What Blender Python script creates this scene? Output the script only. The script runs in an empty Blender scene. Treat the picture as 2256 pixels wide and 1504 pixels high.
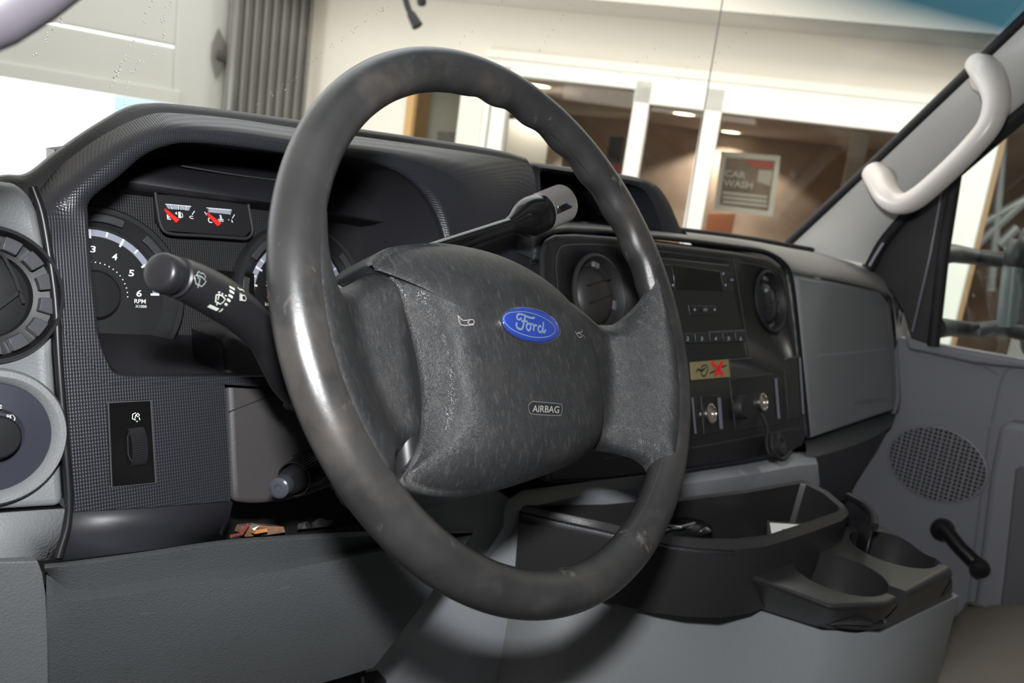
import bpy, bmesh, math, random
from mathutils import Vector, Matrix
from mathutils.bvhtree import BVHTree
random.seed(7)
S = bpy.context.scene
COL = S.collection
R_ = math.radians
# ---------------------------------------------------------------- camera
CAM = Vector((0, 0, 1.75)); HEAD, PIT, ROLL, FPX = 48.0, 11.1, 8.0, 1830.0
_h, _p, _r = R_(HEAD), R_(PIT), R_(ROLL)
FWD = Vector((math.sin(_h)*math.cos(_p), math.cos(_h)*math.cos(_p), -math.sin(_p)))
_R = FWD.cross(Vector((0, 0, 1))).normalized(); _U = _R.cross(FWD)
RT = _R*math.cos(_r) + _U*math.sin(_r); UP = -_R*math.sin(_r) + _U*math.cos(_r)
cam_d = bpy.data.cameras.new('camera'); cam = bpy.data.objects.new('camera', cam_d); COL.objects.link(cam)
cam.matrix_world = Matrix((( RT.x, UP.x, -FWD.x, CAM.x), (RT.y, UP.y, -FWD.y, CAM.y), (RT.z, UP.z, -FWD.z, CAM.z), (0, 0, 0, 1)))
cam_d.sensor_width = 22.2; cam_d.lens = 22.2*FPX/2256; cam_d.clip_start = 0.02; cam_d.clip_end = 200
cam_d.dof.use_dof = True; cam_d.dof.focus_distance = 0.62; cam_d.dof.aperture_fstop = 5.6
S.camera = cam
# ---------------------------------------------------------------- world, lights, exposure
W = bpy.data.worlds.new('world'); S.world = W; W.use_nodes = True
bg = W.node_tree.nodes['Background']; bg.inputs[0].default_value = (0.97, 0.985, 1.0, 1); bg.inputs[1].default_value = 2.1
S.view_settings.view_transform = 'Standard'; S.view_settings.look = 'None'
S.view_settings.exposure = 0.0; S.view_settings.gamma = 1.0; S.view_settings.use_curve_mapping = False
S.cycles.use_denoising = True
S.cycles.max_bounces = 10; S.cycles.transparent_max_bounces = 16
def area(name, loc, target, size, power, color=(1, 1, 1), shape='SQUARE', size_y=None):
    l = bpy.data.lights.new(name, 'AREA'); l.energy = power; l.color = color; l.size = size; l.shape = shape
    if size_y: l.shape = 'RECTANGLE'; l.size_y = size_y
    o = bpy.data.objects.new(name, l); COL.objects.link(o); o.location = loc
    d = Vector(target) - Vector(loc); o.rotation_euler = d.to_track_quat('-Z', 'Y').to_euler()
    return o
FLASH = CAM + UP*0.115 + RT*0.0
area('camera_flash', FLASH, FLASH + FWD, 0.05, 9.0, (0.97, 0.985, 1.0), size_y=0.03)
area('garage_fill_light', (1.4, 1.5, 3.0), (3.8, 2.2, 2.0), 1.4, 38, (1.0, 0.95, 0.86))  # unseen fill lamp, added to brighten the cream side wall
area('garage_fill_light', (3.0, -0.6, 3.4), (3.8, -0.2, 1.5), 1.0, 110, (1.0, 0.96, 0.9))  # second added fill, brightens the right side and the windscreen pillar
area('open_door_daylight', (0.3, 4.55, 1.1), (0.6, 0, 1.5), 3.0, 160, (0.93, 0.97, 1.0), size_y=1.7)
# ---------------------------------------------------------------- pixel -> place on a real plane
def ray(px, py): return ((px-1128)/FPX*RT - (py-752)/FPX*UP + FWD).normalized()
def hit(px, py, n, d):
    n = Vector(n); r = ray(px, py); return CAM + r*((d - n.dot(CAM))/n.dot(r))
def PX(px, py, x): return hit(px, py, (1, 0, 0), x)
def PY(px, py, y): return hit(px, py, (0, 1, 0), y)
def PZ(px, py, z): return hit(px, py, (0, 0, 1), z)
def DP(px, py, o=0): return hit(px, py, (0, 1, -.28), .58-.28*1.6+o)      # driver pod face
def CP(px, py, o=0): return hit(px, py, (0, 1, -.37), .52-.37*1.55+o)     # centre stack face
def GP(px, py, o=0): return hit(px, py, (0, 1, -.30), .532-.30*1.55+o)     # passenger dash face
def KP(px, py, o=0): return hit(px, py, (.13, 1, 0), .563+o)              # knee panel face
def CL(px, py, o=0): return hit(px, py, (0, 1, -.28), .70-.28*1.6+o)      # instrument cluster face
N_D = Vector((0, -1, .28)).normalized(); N_C = Vector((0, -1, .37)).normalized()
N_G = Vector((0, -1, .30)).normalized(); N_K = Vector((-.13, -1, 0)).normalized()
# ---------------------------------------------------------------- materials
def mat(name, col, rough=.5, bump=None, bs=1.0, bd=.2, metal=0, spec=.5, coat=0, var=0, vs=20, emis=0):
    m = bpy.data.materials.new(name); m.use_nodes = True; nt = m.node_tree; N = nt.nodes; L = nt.links
    b = N['Principled BSDF']
    b.inputs['Base Color'].default_value = (*col, 1); b.inputs['Roughness'].default_value = rough
    b.inputs['Metallic'].default_value = metal; b.inputs['Specular IOR Level'].default_value = spec
    b.inputs['Coat Weight'].default_value = coat
    if emis: b.inputs['Emission Color'].default_value = (*col, 1); b.inputs['Emission Strength'].default_value = emis
    tc = N.new('ShaderNodeTexCoord'); co = tc.outputs['Object']
    if var:
        n = N.new('ShaderNodeTexNoise'); n.inputs['Scale'].default_value = vs; n.inputs['Detail'].default_value = 4
        L.new(co, n.inputs['Vector']); r = N.new('ShaderNodeValToRGB')
        r.color_ramp.elements[0].position = .3; r.color_ramp.elements[1].position = .72
        r.color_ramp.elements[0].color = (*[c*(1-var) for c in col], 1); r.color_ramp.elements[1].color = (*[min(1, c*(1+var)) for c in col], 1)
        L.new(n.outputs[0], r.inputs[0]); L.new(r.outputs[0], b.inputs['Base Color'])
    if bump:
        if bump == 'weave':
            h = weave(N, L, co, bs)
        elif bump == 'fabric':
            h = weave(N, L, co, bs)
        elif bump == 'leather':
            mp = N.new('ShaderNodeMapping'); mp.inputs['Scale'].default_value = (1.9, .6, .8); L.new(co, mp.inputs[0])
            v = N.new('ShaderNodeTexVoronoi'); v.feature = 'DISTANCE_TO_EDGE'; v.inputs['Scale'].default_value = bs
            nz = N.new('ShaderNodeTexNoise'); nz.inputs['Scale'].default_value = bs*.7; nz.inputs['Detail'].default_value = 5
            ad = N.new('ShaderNodeMixRGB'); ad.blend_type = 'LINEAR_LIGHT'; ad.inputs[0].default_value = .012
            L.new(mp.outputs[0], nz.inputs['Vector']); L.new(mp.outputs[0], ad.inputs[1]); L.new(nz.outputs['Color'], ad.inputs[2])
            L.new(ad.outputs[0], v.inputs['Vector'])
            r = N.new('ShaderNodeValToRGB'); r.color_ramp.elements[1].position = .25; L.new(v.outputs['Distance'], r.inputs[0]); h = r.outputs[0]
        else:
            v = N.new('ShaderNodeTexVoronoi'); v.feature = 'SMOOTH_F1'; v.inputs['Scale'].default_value = bs; L.new(co, v.inputs['Vector']); h = v.outputs['Distance']
        bp = N.new('ShaderNodeBump'); bp.inputs['Strength'].default_value = bd; bp.inputs['Distance'].default_value = .0006
        L.new(h, bp.inputs['Height']); L.new(bp.outputs[0], b.inputs['Normal'])
    return m
def scuffed(m, sc, col, lo, hi, stretch=(1, 1, 1), amt=1.0):
    "mix a second colour into the base colour where a noise is high: worn or dusty patches"
    nt = m.node_tree; N = nt.nodes; L = nt.links; b = N['Principled BSDF']
    tc = N.new('ShaderNodeTexCoord'); mp = N.new('ShaderNodeMapping'); mp.inputs['Scale'].default_value = stretch; L.new(tc.outputs['Object'], mp.inputs[0])
    n = N.new('ShaderNodeTexNoise'); n.inputs['Scale'].default_value = sc; n.inputs['Detail'].default_value = 6; n.inputs['Roughness'].default_value = .65; L.new(mp.outputs[0], n.inputs['Vector'])
    r = N.new('ShaderNodeMapRange'); r.inputs[1].default_value = lo; r.inputs[2].default_value = hi; r.inputs[4].default_value = amt; L.new(n.outputs[0], r.inputs[0])
    x = N.new('ShaderNodeMixRGB'); bc = b.inputs['Base Color']
    if bc.links: L.new(bc.links[0].from_socket, x.inputs[1])
    else: x.inputs[1].default_value = bc.default_value
    x.inputs[2].default_value = (*col, 1); L.new(r.outputs[0], x.inputs[0]); L.new(x.outputs[0], bc)
def weave(N, L, co, k):
    sx = N.new('ShaderNodeSeparateXYZ'); L.new(co, sx.inputs[0])
    def mth(op, a, bb=None):
        n = N.new('ShaderNodeMath'); n.operation = op
        for i, q in enumerate((a, bb)):
            if q is None: continue
            if isinstance(q, (int, float)): n.inputs[i].default_value = q
            else: L.new(q, n.inputs[i])
        return n.outputs[0]
    zz = mth('ADD', sx.outputs['Z'], mth('MULTIPLY', sx.outputs['Y'], -.75))
    a = mth('SINE', mth('MULTIPLY', mth('ADD', sx.outputs['X'], zz), k)); c = mth('SINE', mth('MULTIPLY', mth('SUBTRACT', sx.outputs['X'], zz), k))
    return mth('MULTIPLY', a, c)
M = {}
M['weave'] = mat('textured_black_plastic', (.017, .0175, .0225), .36, 'weave', 1700, .26, spec=.65)
M['black'] = mat('black_plastic', (.016, .016, .018), .38, 'grain', 900, .15, spec=.45)
M['smooth'] = mat('satin_black_plastic', (.012, .012, .014), .36, spec=.38)
M['dull'] = mat('dull_black_plastic', (.012, .012, .013), .6)
M['gloss'] = mat('gloss_black_plastic', (.006, .006, .006), .12, spec=.5)
M['grey'] = mat('grey_grained_plastic', (.20, .209, .216), .5, 'grain', 700, .35, spec=.45)
M['grey_d'] = mat('mid_grey_grained_plastic', (.112, .119, .124), .5, 'grain', 650, .5, spec=.45, var=.06, vs=8)
M['grey_l'] = mat('light_grey_plastic', (.33, .345, .37), .5, 'grain', 700, .25, spec=.4)
M['taupe'] = mat('taupe_grey_plastic', (.050, .046, .047), .5, 'grain', 1200, .15)
M['door'] = mat('lavender_grey_plastic', (.21, .21, .235), .5, 'grain', 700, .25)
M['pillar'] = mat('pale_grey_trim', (.82, .81, .78), .45, 'grain', 900, .1)
M['handle'] = mat('ivory_plastic', (.62, .57, .53), .3, spec=.5)
M['rim'] = mat('worn_leather_rim', (.025, .0245, .0245), .29, 'leather', 420, .12, spec=.6, var=.25, vs=25)
M['pad'] = mat('worn_leather_pad', (.019, .0195, .021), .42, 'leather', 330, .4, spec=.55, var=.22, vs=60)
M['seatf'] = mat('beige_seat_fabric', (.185, .165, .142), .9, 'fabric', 2200, .5, spec=.1, var=.06, vs=14)
M['white'] = mat('white_print', (.85, .87, .9), .5)
M['cream'] = mat('cream_print', (.62, .64, .58), .5)
M['dial'] = mat('blue_grey_dial_print', (.33, .35, .43), .5)
M['red'] = mat('red_needle', (.9, .03, .02), .4)
M['blue'] = mat('blue_emblem', (.018, .04, .24), .18, spec=.5, coat=.6)
M['silver'] = mat('silver_print', (.13, .19, .26), .4)
M['chrome'] = mat('chrome', (.75, .72, .68), .18, metal=1)
M['gold'] = mat('brass_sticker', (.30, .25, .12), .45)
M['line'] = mat('pale_grey_edge', (.12, .12, .13), .4)  # plain lighter grey for the label outline and vent lugs
M['lilac'] = mat('lilac_grey_edge', (.20, .19, .24), .3)
M['paper'] = mat('white_paper', (.85, .85, .82), .7)
M['rubber'] = mat('black_rubber', (.010, .010, .011), .7)
scuffed(M['rim'], 12, (.075, .064, .056), .50, .68, amt=.6)
scuffed(M['rim'], 45, (.17, .155, .14), .62, .72, (1, 1, .5), amt=.55)
scuffed(M['pad'], 260, (.055, .053, .050), .52, .68, (1.6, .45, .45), .7)
scuffed(M['pad'], 22, (.04, .037, .034), .52, .75, amt=.5)
scuffed(M['grey_d'], 30, (.06, .062, .064), .62, .75, amt=.35)
# ---------------------------------------------------------------- object helpers
def link(o, parent=None):
    COL.objects.link(o)
    if parent is not None:
        o.parent = parent
        o.matrix_parent_inverse = parent.matrix_world.inverted()
    return o
def thing(name, label, cat, loc=(0, 0, 0), group=None):
    o = bpy.data.objects.new(name, None); o.empty_display_size = .05; COL.objects.link(o); o.location = loc
    o['label'] = label; o['category'] = cat
    if group: o['group'] = group
    bpy.context.view_layer.update()
    return o
def tag(o, label, cat, group=None, kind=None):
    o['label'] = label; o['category'] = cat
    if group: o['group'] = group
    if kind: o['kind'] = kind
    return o
def struct(o): o['kind'] = 'structure'; return o
def obj(name, bm, m, parent=None, smooth=True, bevel=0, seg=3, sub=0, solid=0, angle=40):
    if isinstance(bm, tuple):
        me = bpy.data.meshes.new(name); me.from_pydata([tuple(v) for v in bm[0]], [], bm[1])
        b2 = bmesh.new(); b2.from_mesh(me)
    else:
        me = bpy.data.meshes.new(name); b2 = bm
    b2.normal_update()
    b2.to_mesh(me); b2.free(); me.update()
    if isinstance(m, str): m = M[m]
    me.materials.append(m)
    for p in me.polygons: p.use_smooth = smooth
    o = bpy.data.objects.new(name, me); link(o, parent)
    if solid:
        s = o.modifiers.new('s', 'SOLIDIFY'); s.thickness = solid; s.offset = -1
    if bevel:
        b = o.modifiers.new('b', 'BEVEL'); b.width = bevel; b.segments = seg; b.limit_method = 'ANGLE'; b.angle_limit = R_(35)
    if sub:
        s = o.modifiers.new('u', 'SUBSURF'); s.levels = sub; s.render_levels = sub
    if smooth and not sub:
        try: me.set_sharp_from_angle(angle=R_(angle))
        except Exception: pass
    return o
def cr(P, n=8, closed=False):
    P = [Vector(p) for p in P]; out = []; N = len(P)
    for i in range(N if closed else N-1):
        if closed: a, b, c, d = P[(i-1) % N], P[i], P[(i+1) % N], P[(i+2) % N]
        else: b, c = P[i], P[i+1]; a = P[i-1] if i else b*2-c; d = P[i+2] if i+2 < N else c*2-b
        for k in range(n):
            t = k/n
            out.append(.5*((2*b)+(c-a)*t+(2*a-5*b+4*c-d)*t*t+(3*b-a-3*c+d)*t**3))
    if not closed: out.append(P[-1])
    return out
def pts(f, L, *a): return [f(x, y, *a) for x, y in L]
def prism_bm(P, v, bm=None):
    bm = bm or bmesh.new(); v = Vector(v)
    a = [bm.verts.new(p) for p in P]; b = [bm.verts.new(Vector(p)+v) for p in P]
    n = len(P)
    fs = [bm.faces.new(a), bm.faces.new(b[::-1])]
    for i in range(n): fs.append(bm.faces.new((a[(i+1) % n], a[i], b[i], b[(i+1) % n])))
    bmesh.ops.recalc_face_normals(bm, faces=bm.faces)
    return bm
def prism(name, P, v, m, parent=None, **k): return obj(name, prism_bm(P, v), m, parent, **k)
def loft(rows, closed_u=False, closed_v=False, cap0=False, cap1=False):
    V = [p for r in rows for p in r]; n = len(rows[0]); F = []
    for i in range(len(rows) if closed_v else len(rows)-1):
        for j in range(n if closed_u else n-1):
            i2 = (i+1) % len(rows); j2 = (j+1) % n
            F.append((i*n+j, i*n+j2, i2*n+j2, i2*n+j))
    if cap0: F.append(tuple(range(n))[::-1])
    if cap1: F.append(tuple(range((len(rows)-1)*n, len(rows)*n)))
    return V, F
def tube(path, rad, seg=16, cap=True, squash=None):
    path = [Vector(p) for p in path]; rows = []; n = len(path); prev = None
    for i, p in enumerate(path):
        t = (path[min(i+1, n-1)]-path[max(i-1, 0)]).normalized()
        if prev is None:
            prev = t.orthogonal().normalized()
            if squash: prev = Vector(squash[0]); prev = (prev - t*prev.dot(t)).normalized()
        u = (prev - t*prev.dot(t)).normalized(); w = t.cross(u); prev = u
        r = rad[i] if isinstance(rad, (list, tuple)) else rad
        ru = r*(squash[1] if squash else 1)
        rows.append([p + u*ru*math.cos(a*2*math.pi/seg) + w*r*math.sin(a*2*math.pi/seg) for a in range(seg)])
    return loft(rows, closed_u=True, cap0=cap, cap1=cap)
def lathe(c, axis, prof, seg=40, ref=None, capends=True, squash=None):
    "prof: (radius, height along axis)"
    axis = Vector(axis).normalized(); u = Vector(ref) if ref else axis.orthogonal(); u = (u-axis*u.dot(axis)).normalized(); w = axis.cross(u)
    q = squash or (1, 1)
    rows = [[Vector(c)+axis*h+u*r*q[0]*math.cos(a*2*math.pi/seg)+w*r*q[1]*math.sin(a*2*math.pi/seg) for a in range(seg)] for r, h in prof]
    return loft(rows, closed_u=True, cap0=capends and prof[0][0] > 0, cap1=capends and prof[-1][0] > 0)
def box_bm(c, sx, sy, sz, X=Vector((1, 0, 0)), Y=Vector((0, 1, 0)), Z=None, bm=None):
    bm = bm or bmesh.new(); X = Vector(X).normalized(); Y = Vector(Y).normalized(); Z = Vector(Z).normalized() if Z else X.cross(Y)
    vs = [bm.verts.new(Vector(c)+X*sx*i/2+Y*sy*j/2+Z*sz*k/2) for i in (-1, 1) for j in (-1, 1) for k in (-1, 1)]
    for f in ((0, 1, 3, 2), (4, 6, 7, 5), (0, 4, 5, 1), (2, 3, 7, 6), (0, 2, 6, 4), (1, 5, 7, 3)): bm.faces.new([vs[i] for i in f])
    bmesh.ops.recalc_face_normals(bm, faces=bm.faces)
    return bm
def merge(*parts):
    V = []; F = []
    for v, f in parts:
        k = len(V); V += list(v); F += [tuple(i+k for i in q) for q in f]
    return V, F
def apply_mods(o):
    dg = bpy.context.evaluated_depsgraph_get(); dg.update()
    me = bpy.data.meshes.new_from_object(o.evaluated_get(dg)); o.modifiers.clear(); o.data = me
    return o
def cut(o, tools):
    for t in tools:
        b = o.modifiers.new('c', 'BOOLEAN'); b.operation = 'DIFFERENCE'; b.solver = 'EXACT'; b.object = t
    bpy.context.view_layer.update(); apply_mods(o)
    for t in tools: bpy.data.objects.remove(t)
    return o
# mappers: pixel -> (point, normal)
def on_plane(f, n, lift=.0004): return lambda px, py: (f(px, py)+n*lift, n)
def on_mesh(o, lift=.0004):
    dg = bpy.context.evaluated_depsgraph_get(); dg.update(); b = BVHTree.FromObject(o, dg); mw = o.matrix_world; mi = mw.inverted()
    def f(px, py):
        a = mi @ CAM; d = (mi.to_3x3() @ ray(px, py)).normalized(); h = b.ray_cast(a, d)
        if h[0] is None:
            q = b.find_nearest(mi @ (CAM+ray(px, py)*.6)); p, n = q[0], q[1]
        else: p, n = h[0], h[1]
        p = mw @ p; n = (mw.to_3x3() @ n).normalized()
        if n.dot(ray(px, py)) > 0: n = -n
        return p+n*lift, n
    return f
def strokes(name, L, w, mp, m, parent, n=1, close=False, kind=None):
    "polylines in pixels drawn as narrow printed ribbons on a surface, w in metres"
    V = []; F = []
    for s in L:
        s = [Vector((x, y, 0)) for x, y in s]
        if n > 1 and len(s) > 2: s = cr(s, n)
        q = [mp(p.x, p.y) for p in s]; k0 = len(V)
        for i, (p, nn) in enumerate(q):
            t = (q[min(i+1, len(q)-1)][0]-q[max(i-1, 0)][0]).normalized(); sd = nn.cross(t).normalized()
            V += [p+sd*w/2, p-sd*w/2]
        for i in range(len(q)-1):
            a = k0+2*i; F.append((a, a+1, a+3, a+2))
    return obj(name, (V, F), m, parent)
def fills(name, L, mp, m, parent):
    V = []; F = []
    for s in L:
        k = len(V); V += [mp(x, y)[0] for x, y in s]; F.append(tuple(range(k, k+len(s))))
    return obj(name, (V, F), m, parent, smooth=False)
def text(name, s, p0, ex, ey, mp, m, parent, bold=0, width=None):
    "p0: pixel of the left baseline, ex: pixel vector of the whole width, ey: pixel vector of one capital height (upwards)"
    c = bpy.data.curves.new('t', 'FONT'); c.body = s; c.size = 1; c.offset = bold; c.resolution_u = 3
    o = bpy.data.objects.new('t', c); COL.objects.link(o); bpy.context.view_layer.update()
    me = bpy.data.meshes.new_from_object(o.evaluated_get(bpy.context.evaluated_depsgraph_get())); bpy.data.objects.remove(o)
    xs = [v.co.x for v in me.vertices]; x0, x1 = min(xs), max(xs); H = .70
    V = []
    for v in me.vertices:
        u = (v.co.x-x0)/(x1-x0); w = v.co.y/H
        V.append(mp(p0[0]+ex[0]*u+ey[0]*w, p0[1]+ex[1]*u+ey[1]*w)[0])
    F = [tuple(p.vertices) for p in me.polygons]; bpy.data.meshes.remove(me)
    return obj(name, (V, F), m, parent, smooth=False)
def sm(a, b, x): t = max(0, min(1, (x-a)/(b-a))); return t*t*(3-2*t)
# ================================================================ STEERING WHEEL
WC = Vector((.443, .3899, 1.6516)); WN = Vector((.03955, -.88383, .46613)).normalized()
WX = Vector((.99317, -.01646, -.11548)); WX = (WX-WN*WX.dot(WN)).normalized(); WY = WN.cross(WX)
def WL(x, y, h=0): return WC + WX*x + WY*y + WN*h
def WP(px, py, h=0): return hit(px, py, WN, WN.dot(WC)+h)
wheel = thing('steering_wheel', 'worn black leather steering wheel with two broad spokes and a blue oval emblem', 'steering wheel', WC)
RR, TR = .190, .0153
rows = []
NT = 288
for i in range(NT):
    th = 2*math.pi*i/NT; deg = math.degrees(th)
    d = Vector((math.cos(th), math.sin(th)))
    g = 0
    for lo, hi in ((14, 98),):
        if lo < deg < hi: g = min(1, (deg-lo)/8, (hi-deg)/8)*(.5-.5*math.cos((deg-lo)*2*math.pi/12.2))
    row = []
    for k in range(32):
        a = 2*math.pi*k/32      # a=0 outwards, 90 towards the driver
        r = TR*(1.0 + .03*math.cos(2*a))
        w = max(0, math.cos(a-math.radians(205)))**2
        r -= .0028*g*w
        rr = RR + r*math.cos(a)
        row.append(WL(d.x*rr, d.y*rr, r*math.sin(a)))
    rows.append(row)
rim = obj('rim', loft(rows, closed_u=True, closed_v=True), 'rim', wheel)
rim['label'] = 'worn round leather rim with finger bumps'
# moulding seam on the inner face of the rim
V = []
for i in range(0, 100):
    th = math.radians(-58 + i*1.28)
    if -52 < math.degrees(th) < 14 and False: continue
    a = math.radians(166); r = TR*1.02
    V.append(WL(math.cos(th)*(RR+r*math.cos(a)), math.sin(th)*(RR+r*math.cos(a)), r*math.sin(a)))
obj('seam', tube(V, .00035, 5), 'rubber', rim)
for s in (1, -1):
    T = cr([(.070, .046, 0), (.100, .036, 0), (.118, .025, 0), (.136, .0165, 0), (.151, .0165, 0), (.1635, .030, 0), (.1735, .058, 0)], 8)
    B = cr([(.070, -.088, 0), (.100, -.0900, 0), (.118, -.0950, 0), (.133, -.105, 0), (.1400, -.118, 0), (.1385, -.128, 0), (.130, -.136, 0)], 8)
    n = len(T)-1; mv = 22
    a0 = math.atan2(T[-1].y, T[-1].x); a1 = math.atan2(B[-1].y, B[-1].x)
    rows = []
    for i in range(n+1):
        u = i/n; row = []
        for j in range(mv+1):
            v = j/mv
            L0 = Vector((.070, .046+(-.088-.046)*v, 0)); aa = a0+(a1-a0)*v; L1 = Vector((.186*math.cos(aa), .186*math.sin(aa), 0))
            if j in (0, mv): pass
            p = T[i]*(1-v)+B[i]*v + L0*(1-u)+L1*u - (T[0]*(1-u)*(1-v)+T[-1]*u*(1-v)+B[0]*(1-u)*v+B[-1]*u*v)
            rad = math.hypot(p.x, p.y)
            if rad > .1865: p = p*(.1865/rad); rad = .1865
            e = min(v, 1-v)*2
            h = -.0222 - .012*(1-sm(0, .13, u)) + .0347*sm(.128, .181, rad) - .015*(1-min(1, e/.28))**2*(1-sm(.72, .98, u))
            row.append(WL(s*p.x, p.y, h))
        rows.append(row if s > 0 else row[::-1])
    bk_ = [[p-WN*.009 for p in r] for r in rows]
    sp = obj('spoke', loft([a+b[::-1] for a, b in zip(rows, bk_)], closed_u=True, cap0=True, cap1=True), 'pad', wheel, angle=60)
OUT = [(-118, 34), (-104, 45), (-85, 51.5), (-46, 58.5), (6, 58), (50, 48), (84, 30), (104, 6), (110, -17), (109.5, -48), (105, -72), (93, -88), (62, -102), (20, -111), (-30, -118), (-70, -119), (-95, -115.5), (-112, -108), (-103, -98), (-92, -80), (-87, -60), (-86, -38), (-88, -17), (-93, 8), (-101, 26), (-113, 30.5)]
O2 = cr([Vector((x/1000, y/1000, 0)) for x, y in OUT], 6, closed=True)
cc = Vector((.002, -.034, 0)); rows = []
for t, h in [(1.0, -.062), (1.0, -.030), (1.0, -.0265), (.992, -.0215), (.975, -.0185)] + [(t, -.0185+.0225*(1-(t/.975)**3.2)) for t in (.96, .94, .92, .90, .88, .85, .82, .79, .76, .73, .70, .66, .62, .57, .52, .44, .35, .26, .17, .08)]:
    rr_ = []
    for p in O2:
        dv = (p-cc); th_ = math.atan2(dv.y, dv.x); el = 1/((abs(math.cos(th_))/.100)**2.6+(abs(math.sin(th_))/.085)**2.6)**(1/2.6)
        w_ = sm(0, 1, (1-t)/.30) if t < .99 else 0
        q = cc + dv.normalized()*t*((1-w_)*dv.length + w_*el); hh = h
        if t < .99:
            hh = .0035 - .0215*(1-min(1, (1-t)/.45))**3.0 - .55*(q-cc).length_squared
        rr_.append(WL(q.x, q.y, hh))
    n_ = int(max(0, (1-t)*110)) if t < .99 else 0
    for _ in range(n_): rr_ = [(rr_[i-1]+rr_[i]*2+rr_[(i+1) % len(rr_)])/4 for i in range(len(rr_))]
    rows.append(rr_)
padm = obj('airbag_cover', loft(rows, closed_u=True, cap1=True), 'pad', wheel, angle=180)
padm['label'] = 'domed airbag cover with grained leather look'
mp = on_mesh(padm, .0003)
# emblem: domed oval badge
EC = WL(.0025, -.0052, .0045)
ring = obj('emblem_surround', lathe(EC-WN*.002, WN, [(.0328, -.002), (.0333, .0), (.0328, .0013), (.0315, .0016)], 64, WX, squash=(1, .415)), 'chrome', padm)
emb = obj('emblem', lathe(EC-WN*.0015, WN, [(.0317, -.002), (.0317, .001), (.0308, .0022), (.028, .003), (.02, .0037), (.01, .0040), (.0001, .0041)], 64, WX, squash=(1, .41)), 'blue', padm)
emb['label'] = 'blue oval maker badge'
me = on_mesh(emb, .00025)
def z(L, x0, y0, k): return [[(x0+x/k, y0+y/k) for x, y in s] for s in L]
Z1 = lambda L: z(L, 1080, 670, 10.2545)
oval = [[(590+0, 178), (680, 168), (800, 178), (950, 210), (1100, 262), (1250, 335), (1380, 430), (1450, 530), (1450, 620), (1390, 690), (1270, 735), (1100, 750), (930, 735), (760, 690), (600, 628), (460, 545), (360, 450), (310, 370), (310, 290), (360, 230), (450, 192), (590, 178)]]
strokes('oval_line', Z1(oval), .0006, me, 'silver', padm, 4)
ford = [[(640, 350), (690, 330), (690, 300)], [(640, 360), (600, 320), (605, 260), (650, 225), (740, 240), (850, 290), (940, 315), (1000, 300)], [(790, 270), (770, 350), (745, 470), (720, 545), (680, 565), (620, 540), (585, 480), (600, 410)], [(700, 385), (780, 385), (840, 395)],
        [(870, 430), (825, 460), (815, 530), (850, 590), (895, 570), (910, 500), (880, 440), (930, 450)], [(940, 445), (975, 480), (975, 600)], [(975, 540), (1000, 480), (1050, 480)],
        [(1150, 520), (1110, 490), (1080, 540), (1090, 610), (1140, 630), (1170, 590), (1190, 500), (1195, 400)], [(1190, 500), (1185, 600), (1210, 640), (1250, 570)]]
strokes('emblem_script', Z1(ford), .0016, me, 'silver', padm, 5)
# embossed airbag label
strokes('label_outline', [[(1172, 884), (1229, 889), (1238, 895), (1236, 910), (1230, 915), (1174, 912), (1165, 905), (1164, 892), (1172, 884)]], .0006, mp, 'line', padm, 3)
fills('label_field', [[(1173, 886), (1229, 891), (1236, 897), (1234, 909), (1229, 913), (1174, 910), (1167, 904), (1166, 893)]], on_mesh(padm, .0002), 'dull', padm)
text('airbag_lettering', 'AIRBAG', (1171.5, 907), (59, 2.5), (1, -14.5), on_mesh(padm, .0005), mat('lettering_grey', (.22, .22, .20), .5), padm, bold=.018)
hs = mat('painted_emboss_edge', (.30, .28, .25), .4)  # lit edges of the embossed horn marks, painted as pale strokes
ZH = lambda L: z(L, 550, 450, 2.148)
strokes('horn_symbol', ZH([[(985, 525), (1000, 570), (1060, 570)], [(985, 527), (1010, 550), (1050, 545), (1062, 556), (1050, 568), (1030, 562), (1040, 550)]]), .0006, mp, hs, padm, 3)
strokes('horn_symbol', Z1([[(1915, 620), (1950, 680), (2000, 745), (2060, 740), (2060, 700), (2000, 660), (1950, 660)], [(2080, 700), (2110, 720), (2135, 775)], [(2060, 570), (2070, 600), (2050, 635), (1980, 635)]]), .0005, mp, hs, padm, 3)
# rear shell of the hub
HS = [(-.105, -.112), (.095, -.095), (.100, .02), (.05, .045), (-.06, .05), (-.105, .025)]
hb = obj('hub_shell', prism_bm([WL(x, y, -.024) for x, y in HS], -WN*.05), 'smooth', wheel, bevel=.012, seg=4)
# worn scuffs of bare material on the rim
mr = on_mesh(rim, .0002)
# ================================================================ STEERING COLUMN
col = thing('steering_column', 'taupe plastic steering column housing behind the wheel', 'steering column', WL(0, -.03, -.2))
SH = [(.055, -.03), (.05, .02), (.02, .045), (-.03, .045), (-.058, .02), (-.062, -.03), (-.05, -.085), (0, -.10), (.05, -.085)]
SH = [(p.x, p.y) for p in cr([(a, b, 0) for a, b in SH], 4, closed=True)]
obj('column_shroud', loft([[WL(x*k, y*k-.015, h) for x, y in SH] for k, h in ((.8, -.06), (.98, -.075), (1.0, -.09), (1.08, -.165))], closed_u=True, cap0=True, cap1=True), 'taupe', col)
cov = prism('column_cover', cr(pts(DP, [(492, 752), (498, 830), (503, 910), (507, 1010), (512, 1100)], .012), 3)[:-1] + cr(pts(DP, [(512, 1108), (570, 1112), (660, 1100), (760, 1064), (850, 1040), (980, 1015), (1080, 960)], .012), 4) + pts(DP, [(1090, 760), (800, 700), (500, 735)], .012), (0, .05, .0), 'taupe', col, bevel=.006, seg=4)
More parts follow.
